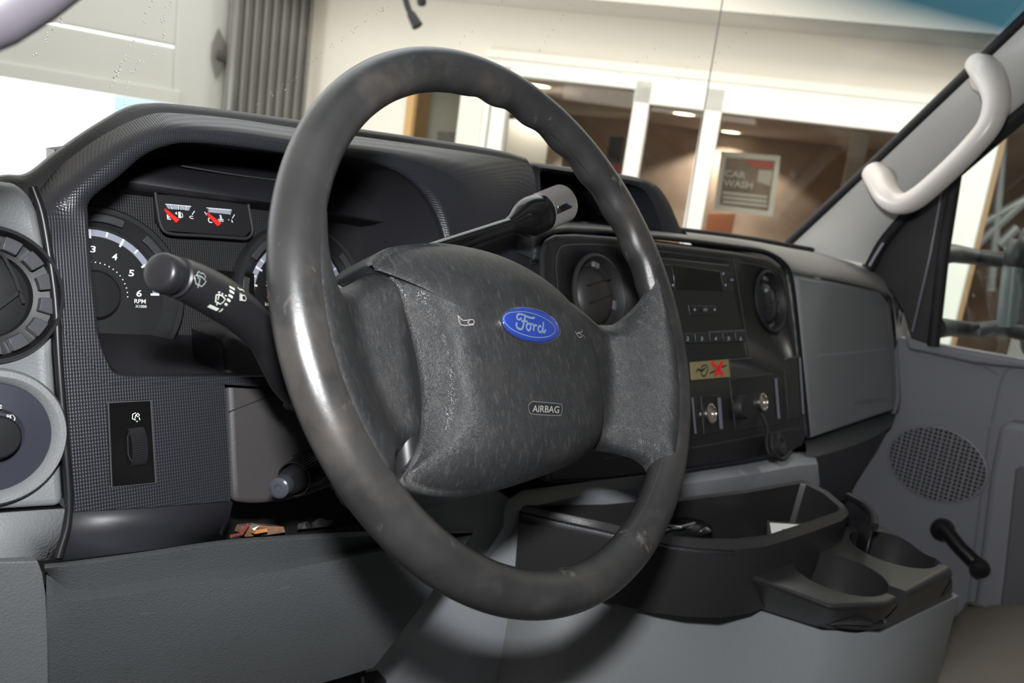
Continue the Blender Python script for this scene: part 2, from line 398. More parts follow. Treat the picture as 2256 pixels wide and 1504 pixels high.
strokes('cover_seam', [[(503, 907), (545, 891), (592, 872), (620, 862)]], .0009, on_plane(lambda a, b: DP(a, b, .012), N_D), 'dull', cov)
strokes('slot', [[(650, 1030), (700, 1010), (800, 990)]], .022, on_plane(lambda a, b: DP(a, b, .012), N_D, .0006), 'dull', cov)
tl = []
ta, tb = DP(720, 1012, .0), DP(612, 1076, -.055)
ax = (tb-ta)
tilt = obj('tilt_lever', merge(lathe(ta, ax, [(.004, -.02), (.005, 0), (.005, ax.length*.35)], 24), lathe(ta, ax, [(.0075, ax.length*.33), (.0115, ax.length*.38), (.0118, ax.length*.45), (.0105, ax.length*.72), (.0085, ax.length*.86), (.0070, ax.length*.90)], 32)), 'black', col)
obj('lever_tip', lathe(ta, ax, [(.0078, ax.length*.88), (.0082, ax.length*.92), (.0078, ax.length*.985), (.0058, ax.length*1.0), (.003, ax.length*1.0), (.0026, ax.length*.985), (.0001, ax.length*.985)], 32), mat('grey_metallic_plastic', (.05, .053, .065), .22), tilt)
kn = []
u0 = ax.normalized().orthogonal(); w0 = ax.normalized().cross(u0)
bmk = bmesh.new()
for k in range(40):
    a = 2*math.pi*k/40; d = u0*math.cos(a)+w0*math.sin(a); A_ = ta+ax*.39+d*.0114; B_ = ta+ax*.71+d*.0103
    box_bm((A_+B_)/2, (B_-A_).length, .0009, .0012, X=(B_-A_), Y=d, bm=bmk)
obj('knurling', bmk, 'black', tilt, smooth=False)
# ---------------------------------------------------------------- wiper and indicator stalk
stalk = thing('indicator_stalk', 'black wiper and indicator stalk with white printed symbols, left of the wheel', 'stalk', PY(650, 860, .50))
SP = [PY(362, 603, .425), PY(400, 614, .430), PY(440, 632, .436), PY(490, 660, .443), PY(540, 697, .451), PY(585, 745, .460), PY(612, 800, .468), PY(640, 850, .478), PY(690, 890, .492)]
SR = [.0098, .0113, .0122, .0127, .0122, .0115, .0112, .0112, .011]
path = cr(SP, 8); rad = [r.x for r in cr([(r, 0, 0) for r in SR], 8)]
st = obj('lever_body', tube(path[6:], rad[6:], 32), 'black', stalk)
a_, b_ = path[10], path[3]; axs = (b_-a_).normalized()
obj('end_button', lathe(a_, axs, [(.0096, 0), (.0111, .002), (.0113, .004), (.0100, .0046), (.0100, .0056), (.0110, .0064), (.0112, .0085), (.0100, .0093), (.0098, .0125), (.0108, .0133), (.0108, .019), (.0098, .0212), (.008, .0222), (.004, .0226), (.0001, .0227)], 40), 'smooth', stalk)
ms = on_mesh(st, .0003)
Z4 = lambda L: z(L, 400, 580, 11.28)
strokes('wash_symbol', Z4([[(315, 300), (390, 300), (480, 330), (560, 400), (600, 450), (540, 530), (490, 570), (430, 540), (350, 500), (325, 400), (315, 300)], [(400, 320), (400, 600)], [(450, 350), (420, 530)], [(375, 290), (390, 230), (430, 205), (460, 250), (500, 250), (540, 260), (580, 320), (580, 370)]]), .0005, ms, mat('faint_print', (.30, .33, .30), .5), st)
fills('arrow', Z4([[(215, 220), (265, 300), (255, 325), (175, 325)]]), ms, mat('print_arrow', (.4, .43, .4), .5), st)
strokes('wiper_symbol', Z4([[(850, 780), (920, 770), (1000, 800), (1080, 890), (1020, 960), (960, 1005), (900, 970), (840, 950), (850, 780)], [(920, 790), (870, 1030)], [(900, 710), (950, 720)], [(985, 745), (1025, 765)], [(1070, 795), (1110, 805)]]), .0007, ms, 'cream', st)
strokes('speed_marks', Z4([[(1180, 580), (1310, 650)], [(1180, 675), (1295, 745)], [(1160, 780), (1260, 845)], [(1125, 885), (1200, 940)], [(1070, 990), (1125, 1035)]]), .0013, ms, 'cream', st)
strokes('main_mark', Z4([[(670, 1040), (900, 1145)]]), .0022, ms, 'cream', st)
strokes('turn_marks', Z4([[(925, 1190), (980, 1165), (1015, 1115)], [(1385, 600), (1430, 650), (1500, 660), (1550, 710)]]), .0009, ms, 'cream', st, 3)
strokes('beam_symbol', Z4([[(1500, 790), (1560, 800), (1600, 880), (1570, 930), (1500, 910), (1490, 850), (1500, 790)]] + [[(1430, 750+i*38), (1500, 785+i*33)] for i in range(5)]), .0006, ms, 'cream', st)
obj('pivot_screw', lathe(PY(652, 892, .475), (0, -1, .2), [(.004, -.01), (.004, .002), (.0001, .002)], 20), 'dull', stalk)
# ---------------------------------------------------------------- gear lever
gear = thing('gear_lever', 'black column gear lever with a ribbed grey grip behind the wheel rim', 'gear lever', PY(960, 545, .50))
g0, g1, g2, g3 = PY(900, 570, .50), PY(1122, 497, .527), PY(1195, 466, .530), PY(1262, 438, .533)
obj('lever_rod', tube([g0, g1], .0075, 24), 'gloss', gear)
gx = (g2-g1); obj('grip_base', lathe(g1, g3-g1, [(.0072, -.004), (.0090, .004), (.014, .014), (.0175, .022), (.0188, .030), (.0190, .040), (.0182, .0425), (.0186, .0435), (.0186, .0465), (.0178, .047)], 40), 'gloss', gear)
gd = (g3-g1).normalized(); u0 = gd.orthogonal().normalized(); w0 = gd.cross(u0)
rows = []
for h in (.046, .0475, .080, .082):
    row = []
    for k in range(180):
        a = 2*math.pi*k/180; r = .0188*(1.0 if .047 < h < .081 else .94) - (.0008 if k % 2 else 0)
        row.append(g1+gd*h+u0*r*math.cos(a)+w0*r*math.sin(a))
    rows.append(row)
grip = obj('ribbed_grip', loft(rows, closed_u=True, cap0=True, cap1=True), mat('grey_ribbed_plastic', (.17, .16, .15), .4), gear, smooth=False)
obj('end_button', lathe(g1+gd*.081, gd, [(.0145, 0), (.0145, .004), (.012, .0055), (.0001, .006)], 32), 'smooth', gear)
mg = on_mesh(grip, .0006)
strokes('label_plate', [[(1199, 470), (1215, 463), (1232, 456), (1250, 448)]], .0125, on_mesh(grip, .0002), 'gloss', grip)
strokes('switch_mark', [[(1216, 464), (1221, 462)], [(1227, 459), (1229, 457)], [(1233, 455), (1235, 457)]], .0016, on_mesh(grip, .0012), 'cream', grip)
# ================================================================ DASHBOARD
dash = thing('dashboard', 'black and grey van dashboard with a tall hooded driver pod and centre stack', 'dashboard', (.9, .75, 1.4))
# driver pod frame: outer edge, inner lip, recess wall, cluster face
OUTL = [(232, 842), (205, 800), (150, 740), (118, 660), (104, 560), (88, 470), (70, 425), (150, 352), (240, 290), (330, 252), (400, 250), (520, 262), (660, 283), (830, 306), (1000, 330), (1110, 348), (1168, 365), (1183, 430), (1190, 520), (1196, 620), (1190, 760), (1100, 850), (900, 860), (600, 852), (480, 846), (330, 844)]
INL = [(262, 826), (236, 795), (218, 740), (207, 640), (198, 550), (194, 480), (200, 438), (262, 388), (312, 345), (362, 322), (420, 314), (520, 322), (650, 340), (780, 352), (860, 370), (920, 408), (960, 462), (984, 530), (985, 600), (975, 680), (950, 750), (880, 800), (760, 822), (600, 828), (480, 830), (350, 830)]
TOPI = range(6, 17)
def pod(px, py, o=0): return DP(px, py, o)
o3 = [DP(x, y, .020 if i in TOPI else 0) for i, (x, y) in enumerate(OUTL)]
m3 = []
for i, ((x, y), (a, b)) in enumerate(zip(OUTL, INL)):
    t = .62 if i in TOPI else .7
    m3.append(DP(x+(a-x)*t, y+(b-y)*t, -.004 if i in TOPI else 0))
i3 = [DP(x, y, .000) for x, y in INL]
j3 = [DP(x, y, .000)+Vector((0, .010, 0))+(Vector((.0035, 0, 0)) if i < 9 else Vector((0, 0, 0))) for i, (x, y) in enumerate(INL)]
k3 = []
for i, p in enumerate(i3):
    q = p.copy(); dy = .132
    q = p + Vector((0, dy, 0))
    # recess walls draw in slightly towards the cluster face
    c = Vector((.40, q.y, 1.63)); k3.append(q + (c-q)*.05)
def dens(L): return cr(L, 5, closed=True)
rows = [dens(o3), dens([a*.5+b*.5 for a, b in zip(o3, m3)]), dens(m3), dens([a*.25+b*.75 for a, b in zip(m3, i3)]), dens(i3), dens([a*.6+b*.4+Vector((0, .0015, 0)) for a, b in zip(i3, j3)]), dens(j3)]
podo = obj('cluster_bezel', loft(rows, closed_u=True), 'weave', dash, angle=180)
podo['label'] = 'dotted-texture black surround of the gauges'
rec = obj('cluster_recess', loft([dens(j3), dens([a*.5+b*.5 for a, b in zip(j3, k3)]), dens(k3)], closed_u=True), mat('recess_black_plastic', (.022, .022, .026), .5, 'grain', 900, .1), dash)
# lower part of the pod face with its chamfered skirt
low = prism('lower_bezel', pts(DP, [(195, 735), (170, 690), (120, 662), (128, 800), (140, 960), (150, 1128), (330, 1118), (508, 1104), (504, 1000), (496, 860), (492, 838), (470, 842), (330, 836), (262, 829), (240, 812), (215, 770)], .0006), (0, .03, 0), 'weave', dash, smooth=False)
a = pts(DP, [(150, 1127), (330, 1117), (509, 1103)]); b = [DP(126, 1226, .006), DP(300, 1206, .008), DP(488, 1180, .010)]
obj('lower_skirt', loft([a, [p.lerp(q, .5)-Vector((0, .001, 0)) for p, q in zip(a, b)], b, [p+Vector((0, .06, 0)) for p in b]]), mat('skirt_black_plastic', (.022, .022, .027), .45, spec=.5), dash, solid=.003)
# right edge of the lower bezel and left edge return
obj('bezel_return', loft([pts(DP, [(490, 760), (496, 860), (504, 1000), (508, 1104), (488, 1180)]), [p+Vector((.004, .02, 0)) for p in pts(DP, [(490, 760), (496, 860), (504, 1000), (508, 1104), (488, 1180)])], [p+Vector((.004, .06, 0)) for p in pts(DP, [(490, 760), (496, 860), (504, 1000), (508, 1104), (488, 1180)])]]), 'weave', dash)
le = [(72, 412), (92, 470), (108, 560), (122, 662), (130, 800), (142, 960), (152, 1128), (128, 1228)]
ed = pts(DP, le, -.001)
obj('bezel_edge', tube(cr(ed, 4), .0028, 10), 'smooth', dash)
# dash pad on top
pf = [DP(-60, 418, .018), DP(20, 402, .018), DP(70, 398, .018), DP(130, 352, .022), DP(210, 296, .026), DP(290, 250, .028), DP(345, 240, .03), DP(400, 242, .03), DP(520, 255, .03), DP(660, 274, .03), DP(830, 298, .03), DP(1000, 322, .03), DP(1110, 340, .03), DP(1165, 356, .03)]
lip = [p+Vector((0, .012, .004)) for p in pf]
rows = [[p+Vector((0, -.006, -.014)) for p in pf], pf, [p.lerp(q, .6)+Vector((0, -.002, .0012)) for p, q in zip(pf, lip)], lip]
for k, (dy, dz) in enumerate(((.04, .001), (.12, -.006), (.25, -.02), (.42, -.05))): rows.append([p+Vector((.3*dy, dy, -.5*dy+.001)) for p in lip])
obj('dash_top_pad', loft([cr(r, 5) for r in rows]), mat('dash_pad_vinyl', (.035, .035, .037), .45, 'grain', 600, .4, spec=.5), dash, angle=180)
# grey side panel at the far left
sp_pts = [(-140, 398), (-20, 402), (38, 408), (68, 428), (86, 468), (100, 540), (112, 640), (120, 780), (132, 940), (144, 1118)]
sf = pts(DP, sp_pts, .002)
side_p = prism('side_panel', sf + [DP(-140, 1135, .002)], (0, .04, 0), 'grey', dash, bevel=.006, seg=4)
a = [DP(-140, 1134, .001), DP(0, 1128, .001), DP(142, 1118, .001)]; b = [DP(-140, 1236, .012), DP(0, 1231, .012), DP(122, 1226, .012)]
obj('side_panel_skirt', loft([a, b, [p+Vector((0, .05, 0)) for p in b]]), 'grey', dash, solid=.002)
# left air vent
vc = DP(-26, 648, .0); vr = .0445
cut(side_p, [obj('t', lathe(vc-N_D*.06, N_D, [(vr*.97, 0), (vr*.97, .12)], 64), 'dull')])
vent = obj('air_vent', lathe(vc, N_D, [(vr, -.03), (vr, .001), (vr*.975, .004), (vr*.93, .004), (vr*.90, .000), (vr*.88, -.004), (vr*.62, -.006), (vr*.60, -.012), (vr*.60, -.03)], 72, capends=False), 'smooth', dash)
vent['label'] = 'round black air vent with notched ring'
XW = Vector((1, 0, 0)); YD = N_D.cross(XW)*-1
if YD.z < 0: YD = -YD
def notch_ring(c, n, r0, r1, k, parent, gap=.28, m='lilac', ph=0, h=.002, lo=0, hi=360, nm='vent_ring_segment'):
    X = (XW-n*XW.dot(n)).normalized(); Y = n.cross(X); Y = Y if Y.z > 0 else -Y
    for q in range(k):
        a0 = 2*math.pi*(q+gap/2)/k+ph; a1 = 2*math.pi*(q+1-gap/2)/k+ph
        am = math.degrees((a0+a1)/2) % 360
        if not lo <= am <= hi: continue
        P = []
        for t in range(9):
            a = a0+(a1-a0)*t/8; P.append(c+(X*math.cos(a)+Y*math.sin(a))*r1)
        for t in range(9):
            a = a1-(a1-a0)*t/8; P.append(c+(X*math.cos(a)+Y*math.sin(a))*r0)
        prism(nm, P, n*h, m, parent, bevel=.0006, seg=2)
vs = mat('vent_ring_plastic', (.055, .055, .062), .35, spec=.5)
notch_ring(vc-N_D*.004, N_D, vr*.67, vr*.87, 14, vent, .35, vs, h=.006)
obj('vent_blade', lathe(vc-N_D*.012, N_D, [(vr*.60, -.004), (vr*.60, 0), (vr*.4, .004), (.0001, .005)], 48), 'dull', vent)
strokes('vent_rib', [[(2, 556), (30, 610), (50, 668)], [(-20, 690), (46, 640)]], .002, lambda px, py: (DP(px, py, .006)+N_D*.002, N_D), 'smooth', vent)
for cx, cy in ((66, 668),): pass
# headlight switch
hc = DP(-18, 962, .0)
hsw = obj('headlight_switch', lathe(hc, N_D, [(.0435, -.01), (.0435, .003), (.0415, .0065), (.038, .0065), (.0345, .003), (.0335, -.002)], 72, capends=False), 'grey', dash)
dial = obj('switch_dial', lathe(hc, N_D, [(.0345, -.004), (.0345, .0005), (.0335, .002), (.018, .0035), (.016, .001), (.0155, .001)], 72), mat('blue_black_dial', (.035, .036, .05), .35), hsw)
obj('switch_knob', lathe(hc, N_D, [(.0135, 0), (.0135, .012), (.012, .014), (.0001, .0145)], 48), 'smooth', hsw)
md = on_mesh(dial, .0004)
strokes('lamp_symbol', [[(23, 913), (29, 913), (34, 920), (30, 928), (23, 927), (23, 913)], [(14, 914), (20, 913)], [(14, 918), (20, 917)], [(14, 922), (20, 921)], [(14, 926), (20, 926)], [(0, 892), (3, 895)], [(-2, 898), (3, 899)]], .0007, md, 'cream', hsw)
# dimmer switch
dm = prism('dimmer_switch', pts(DP, [(241, 884), (328, 881), (335, 886), (344, 1060), (339, 1066), (250, 1075), (243, 1070), (236, 890)], -.0006), (0, .02, 0), 'gloss', dash, bevel=.001)
strokes('dimmer_frame', [[(238, 886), (332, 882), (343, 1063), (246, 1073), (238, 886)]], .0011, on_plane(lambda a, b: DP(a, b, -.0008), N_D, .0003), mat('dimmer_frame_grey', (.06, .06, .065), .4), dm)  # plain grey line around the switch plate
strokes('dimmer_symbol', [[(299, 909), (292, 912), (291, 922), (299, 925)], [(299, 913), (297, 922)], [(303, 910), (307, 914), (303, 918), (300, 914), (303, 910)], [(306, 919), (308, 925)], [(303, 927), (300, 929)]], .0006, on_plane(lambda a, b: DP(a, b, -.0008), N_D, .0003), 'white', dm)
wc = DP(300, 984, -.0006)
wh = bmesh.new()
XD = Vector((1, 0, 0))
rows = []
for k in range(49):
    a = math.pi*k/48
    rr = .0135-(.0006 if k % 2 else 0)
    rows.append([wc+XD*t + (Vector((0, .2696, .9630))*math.cos(a)+N_D*math.sin(a)*.5)*rr for t in (-.0055, -.0045, .0045, .0055)])
obj('dimmer_wheel', loft(rows), 'smooth', dm, smooth=False)
strokes('wheel_slot', [[(281, 962), (284, 952), (312, 951), (320, 965), (320, 1000), (314, 1014), (288, 1014), (282, 1000), (281, 962)]], .0007, on_plane(lambda a, b: DP(a, b, -.0008), N_D, .0003), mat('slot_edge', (.035, .035, .04), .3), dm)
# ================================================================ INSTRUMENT CLUSTER
clu = thing('instrument_cluster', 'dark instrument cluster with rev counter, speedometer and two small red-needle gauges', 'instrument cluster', CL(450, 650, .02))
face = prism('cluster_face', pts(CL, [(120, 330), (360, 300), (600, 312), (1120, 372), (1120, 900), (600, 900), (150, 900)], .012), (0, .02, 0), mat('cluster_face_black', (.014, .014, .016), .5, 'weave', 1500, .3), clu, smooth=False)
mc = on_plane(CL, N_D, .0012)
visor = obj('cluster_visor', loft([pts(CL, [(180, 350), (620, 362), (900, 400)], -.0), pts(CL, [(180, 385), (620, 448), (930, 500)], -.03), pts(CL, [(180, 410), (620, 463), (930, 520)], .01)]), mat('visor_black', (.020, .020, .024), .55), clu, solid=.002)
strokes('visor_crease', [[(400, 365), (500, 382), (620, 398)]], .0012, lambda px, py: (CL(px, py, -.017), N_D), mat('crease', (.035, .035, .04), .5), visor, 4)
def gauge(nm, c, R, label):
    g = obj(nm, lathe(c, N_D, [(R*1.34, -.01), (R*1.34, .002), (R*1.31, .004), (R*1.24, .004), (R*1.20, .000), (R*1.07, -.006), (R*1.05, -.0075)], 96, capends=False), mat(nm+'_ring_plastic', (.024, .024, .026), .4), clu)
    g['label'] = label
    obj('dial_plate', lathe(c-N_D*.008, N_D, [(R*1.08, 0), (.0001, 0.0)], 72, capends=False), mat(nm+'_plate', (.010, .010, .012), .5), g)
    return g
def arcpts(c, n, r, a0, a1, k=40):
    X = Vector((1, 0, 0)); Y = n.cross(X); Y = Y if Y.z > 0 else -Y
    return [c+(X*math.cos(math.radians(a0+(a1-a0)*i/k))+Y*math.sin(math.radians(a0+(a1-a0)*i/k)))*r for i in range(k+1)]
def dialmarks(g, c, R, a0, a1, nmaj, minor=1):
    p = c-N_D*.0072
    obj('dial_band', loft([arcpts(p, N_D, R*.90, a0, a1, 60), arcpts(p, N_D, R, a0, a1, 60)]), 'dial', g, smooth=False)
    V = []; F = []
    tot = nmaj*(minor+1)
    for i in range(tot+1):
        a = a0+(a1-a0)*i/tot; big = i % (minor+1) == 0
        q = [arcpts(p+N_D*.0004, N_D, r, a-w, a+w, 1) for r, w in ((R*(.86 if big else .92), 1.1 if big else .8), (R*1.0, 1.1 if big else .8))]
        k = len(V); V += [q[0][0], q[0][1], q[1][1], q[1][0]]; F.append((k, k+1, k+2, k+3))
    obj('tick_marks', (V, F), 'white', g, smooth=False)
tc_ = CL(214, 648); TRD = .0545
tach = gauge('rev_counter', tc_, TRD, 'left dial marked RPM x1000')
dialmarks(tach, tc_, TRD, 180, 0, 6)
mt = on_plane(lambda a, b: CL(a, b, 0)+Vector((0, 0, 0)), N_D, -.0066)
for s, x, y in (('3', 205, 553), ('4', 253, 570), ('5', 290, 606), ('6', 307, 651)):
    text('numeral', s, (x, y), (12, 1), (1.5, -14), mt, 'white', tach, bold=.02)
text('rpm_lettering', 'RPM', (303, 666), (25, 1), (.5, -9), mt, 'white', tach, bold=.015)
text('rpm_lettering', 'X1000', (305, 676), (25, 1), (.5, -6), mt, 'white', tach, bold=.015)
p_ = tc_-N_D*.007
V = []; F = []
for i in range(24):
    q = arcpts(p_+N_D*.0003, N_D, TRD*.50, 180-i*8, 180-i*8, 1)[0]; k = len(V)
    V += [q+Vector((.0005, 0, .0005)), q+Vector((-.0005, 0, .0005)), q+Vector((-.0005, 0, -.0005)), q+Vector((.0005, 0, -.0005))]; F.append((k, k+1, k+2, k+3))
obj('dot_arc', (V, F), 'white', tach, smooth=False)
obj('dial_hub', lathe(tc_-N_D*.008, N_D, [(TRD*.38, 0), (TRD*.38, .004), (TRD*.34, .006), (.0001, .0062)], 48), mat('hub_black', (.012, .012, .013), .4), tach)
notch_ring(tc_+N_D*.0005, N_D, TRD*1.10, TRD*1.22, 7, tach, .35, mat('ring_segment_grey', (.045, .045, .05), .45), ph=.12, h=.002, lo=0, hi=120, nm='ring_segment')
sc_ = CL(668, 652); SRD = .0545
spd = gauge('speedometer', sc_, SRD, 'right dial in km/h, half hidden behind the rim')
dialmarks(spd, sc_, SRD, 186, -6, 10)
for s, x, y in (('20', 594, 628), ('0', 600, 657)): text('numeral', s, (x, y), (12 if len(s) > 1 else 8, 1), (1, -10), mt, 'white', spd, bold=.02)
text('numeral', '180', (712, 634), (22, 2), (1.5, -10), mt, 'white', spd, bold=.02)
text('unit_lettering', 'km/h', (592, 672), (22, 1), (.3, -8), mt, 'white', spd, bold=.012)
notch_ring(sc_+N_D*.0005, N_D, SRD*1.10, SRD*1.22, 7, spd, .35, mat('ring_segment_grey_b', (.045, .045, .05), .45), ph=.0, h=.002, lo=0, hi=180, nm='ring_segment')
nd = lambda a, b: CL(a, b, -.001)
fills('needle', [[(588, 651), (614, 652), (668, 654), (668, 660), (614, 659), (588, 658)]], on_plane(nd, N_D), 'red', spd)
# fuel and temperature gauges share a raised tray
Z3 = lambda L: z(L, 340, 420, 9.809)
tray = obj('gauge_tray', tube(cr(pts(CL, [(342, 424), (347, 460), (353, 492), (364, 510), (390, 516), (450, 519), (520, 524), (545, 524), (556, 510), (552, 480), (546, 444)], -.006), 5), .0014, 8), mat('tray_rim_black', (.03, .03, .033), .6, spec=.3), clu)
prism('tray_plate', pts(CL, [(347, 428), (352, 490), (364, 508), (540, 521), (552, 508), (545, 440)], -.004), (0, .01, 0), mat('tray_plate_black', (.010, .010, .012), .5), clu, smooth=False)
mq = on_plane(lambda a, b: CL(a, b, -.0045), N_D, .0004)
fg = fills('fuel_gauge', Z3([[(245, 310), (320, 315), (350, 395), (295, 390)], [(365, 320), (500, 330), (505, 405), (385, 400)], [(540, 335), (670, 345), (660, 415), (545, 410)], [(705, 345), (775, 350), (745, 430), (695, 425)]]), mq, 'dial', clu)
fg['label'] = 'fuel gauge with needle on empty'
mq2 = on_plane(lambda a, b: CL(a, b, -.0048), N_D, .0005)
strokes('gauge_marks', Z3([[(235, 292), (790, 342)], [(340, 310), (375, 400)], [(515, 320), (520, 410)], [(690, 335), (675, 425)], [(865, 440), (810, 520)]]), .0007, mq2, 'white', fg)
text('gauge_letter', 'E', Z3([[(275, 618)]])[0][0], (8, .6), (-1.3, -10.5), mq2, 'white', fg, bold=.03)
fills('pump_symbol', Z3([[(510, 455), (560, 460), (575, 595), (515, 588)], [(440, 492), (475, 455), (488, 520)]]), mq2, 'white', fg)
strokes('pump_hose', Z3([[(575, 475), (600, 500), (610, 560), (595, 580), (575, 560)], [(750, 570), (780, 550), (830, 555)], [(755, 570), (790, 600), (840, 605)]]), .0006, mq2, 'white', fg)
nb = on_plane(lambda a, b: CL(a, b, -.0075), N_D, .0002)
def needle(nm, P, par):
    q = [nb(*p)[0] for p in Z3([P])[0]]
    prism(nm, q, (0, .002, 0), 'red', par)
needle('needle', [(228, 400), (245, 390), (545, 630), (470, 695), (240, 460)], fg)
tg = fills('temperature_gauge', Z3([[(1160, 385), (1650, 425), (1615, 510), (1205, 470)]]), mq, 'dial', clu)
tg['label'] = 'coolant temperature gauge with needle on cold'
strokes('gauge_marks', Z3([[(1190, 470), (1120, 372), (1670, 418), (1625, 515)], [(1080, 460), (1130, 530)], [(1730, 515), (1680, 595)], [(1410, 520), (1430, 640)], [(1370, 620), (1490, 628)], [(1380, 655), (1490, 662)], [(1420, 540), (1450, 545)], [(1425, 570), (1455, 575)], [(1430, 600), (1460, 605)], [(1665, 625), (1690, 690), (1660, 665)], [(1595, 625), (1612, 635)]]), .0007, mq2, 'white', tg)
strokes('gauge_letter', Z3([[(1200, 595), (1165, 600), (1165, 640), (1185, 680), (1245, 688)]]), .0009, mq2, 'white', tg)
needle('needle', [(1138, 480), (1160, 472), (1450, 705), (1370, 770), (1150, 530)], tg)
prism('odometer_window', pts(CL, [(480, 596), (560, 602), (562, 700), (482, 700)], .004), (0, .005, 0), 'gloss', clu, smooth=False)
prism('lower_display', pts(CL, [(236, 745), (350, 752), (420, 750), (418, 795), (240, 790)], .006), (0, .005, 0), 'smooth', clu, bevel=.002)
# ================================================================ CENTRE STACK (part of the dashboard)
def slabz(nm, f, L, o, depth, m, parent, bevel=.003, sub=None, **k): return prism(nm, pts(f, L, o), (0, depth, 0), m, parent, bevel=bevel, **k)
co = [(1196, 560), (1204, 530), (1226, 518), (1270, 516), (1345, 521), (1430, 531), (1510, 541), (1620, 555), (1690, 567), (1722, 588), (1738, 622), (1752, 720), (1764, 840), (1773, 920), (1778, 962), (1768, 984), (1736, 1000), (1640, 1018), (1510, 1038), (1330, 1060), (1210, 1066)]
stack = slabz('centre_panel', CP, co, 0, .05, 'smooth', dash, bevel=.005, seg=4)
stack['label'] = 'black centre panel around the radio and round vents'
# lit grained hood over the centre panel
r0 = pts(CP, [(1186, 580), (1190, 540), (1206, 519), (1262, 509), (1345, 512), (1430, 521), (1510, 529), (1620, 543), (1694, 555), (1730, 576), (1748, 612), (1762, 720), (1786, 960)], .004)
r1 = [p+Vector((0, .03, .006)) for p in r0[:10]] + [p+Vector((.004, .03, 0)) for p in r0[10:]]
obj('panel_hood', loft([cr(r, 4) for r in ([p+Vector((0, .012, -.004)) for p in r0[:10]]+[p+Vector((-.003, .01, 0)) for p in r0[10:]], r0, [a*.5+b*.5+Vector((0, -.003, .001)) for a, b in zip(r0, r1)], r1, [p+Vector((0, .14, -.006)) for p in r1])]), 'weave', dash, angle=180)
mcp = on_plane(CP, N_C, .0006)
strokes('panel_line', [[(1236, 690), (1229, 640), (1224, 580), (1232, 548), (1250, 540), (1300, 538), (1345, 541), (1450, 553), (1600, 572), (1690, 590), (1722, 612), (1735, 660), (1750, 760), (1764, 930), (1740, 944), (1640, 965), (1515, 987), (1330, 1010)]], .0012, mcp, mat('panel_line_grey', (.05, .05, .056), .35), stack, 4)
strokes('panel_seam', [[(1615, 566), (1632, 672), (1652, 792)]], .0022, mcp, mat('seam_grey', (.075, .075, .09), .35), stack, 4)
def round_vent(px, py, r, label, hl):
    c = CP(px, py, -.001)
    cut(stack, [obj('t', lathe(c-N_C*.08, N_C, [(r*1.09, 0), (r*1.09, .1)], 56), 'dull')])
    v = obj('air_vent', lathe(c, N_C, [(r*1.12, -.004), (r*1.1, .0012), (r*1.02, .003), (r*.98, .001), (r*.93, -.010), (r*.80, -.012)], 64, capends=False), 'dull', dash)
    v['label'] = label
    obj('vent_ball', lathe(c-N_C*.014, N_C, [(r*.80, 0), (r*.76, .006), (r*.6, .012), (r*.35, .0155), (.0001, .0165)], 56), hl, v)
    notch_ring(c-N_C*.011, N_C, r*.80, r*.94, 4, v, .82, 'line', ph=.5, h=.004, nm='vent_lug')
    X = Vector((1, 0, 0)); Y = N_C.cross(X)
    bb = bmesh.new()
    for o_ in (-.35, .1): box_bm(c+N_C*.001+Y*r*o_*-1, r*1.0, .0016, .003, X=X+Y*.2, Y=Y, bm=bb)
    obj('vane', bb, 'smooth', v)
    return v
round_vent(1322, 650, .043, 'left round centre vent, seen through the wheel', mat('vent_brown_black', (.020, .018, .017), .5))
round_vent(1699, 664, .043, 'right round centre vent beside the radio', mat('vent_gloss', (.018, .02, .022), .22))
# sockets and blanks
def rnd_socket(nm, px, py, r, m, label=None, deep=.02):
    c = CP(px, py)
    s = obj(nm, lathe(c, N_C, [(r*1.35, -.001), (r*1.33, .001), (r*1.1, .0015), (r*1.06, 0)], 40, capends=False), 'dull', dash)
    if label: s['label'] = label
    obj(nm.split('_')[0]+'_barrel', lathe(c-N_C*.0005, N_C, [(r*1.02, 0), (r*1.02, .0055), (r*.88, .006), (r*.85, .004), (r*.8, -.004)], 40, capends=False), m, s)
    obj('core', lathe(c+N_C*.0012, N_C, [(r*.86, 0), (r*.5, .002), (.0001, .0025)], 32), mat(nm+'_core', (.5, .46, .40), .28, metal=.8), s)
    return s
for nm, L in (('pocket_recess', [(1545, 872), (1588, 870), (1592, 952), (1552, 958)]), ('pocket_recess', [(1608, 834), (1706, 822), (1716, 935), (1622, 950)]), ('switch_blank', [(1727, 790), (1764, 783), (1772, 918), (1738, 925)]), ('pocket_recess', [(1492, 885), (1526, 880), (1531, 958), (1498, 964)])):
    slabz(nm, CP, L, -.0012, .01, mat('recess_black', (.010, .010, .011), .5), stack, bevel=.001)
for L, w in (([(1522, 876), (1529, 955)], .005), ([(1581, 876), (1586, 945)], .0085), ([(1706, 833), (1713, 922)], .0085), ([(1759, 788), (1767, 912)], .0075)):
    strokes('painted_lit_edge', [L], w, on_plane(CP, N_C, .0022), 'lilac', stack)  # light caught by the pocket edges, painted as pale strips
rnd_socket('ignition_lock', 1561, 911, .0125, 'chrome', 'chrome ignition lock')
c = CP(1626, 897)
obj('round_knob', lathe(c, N_C, [(.0165, -.002), (.016, .010), (.0145, .0125), (.004, .0135), (.0001, .0135)], 40), 'dull', dash)
rnd_socket('power_socket', 1676, 886, .0125, 'chrome', 'chrome power socket')
strokes('blank_symbol', [[(1731, 803), (1732, 812)], [(1734, 818), (1736, 818)]], .0015, on_plane(CP, N_C, .002), mat('dim_print', (.12, .12, .13), .5), stack)
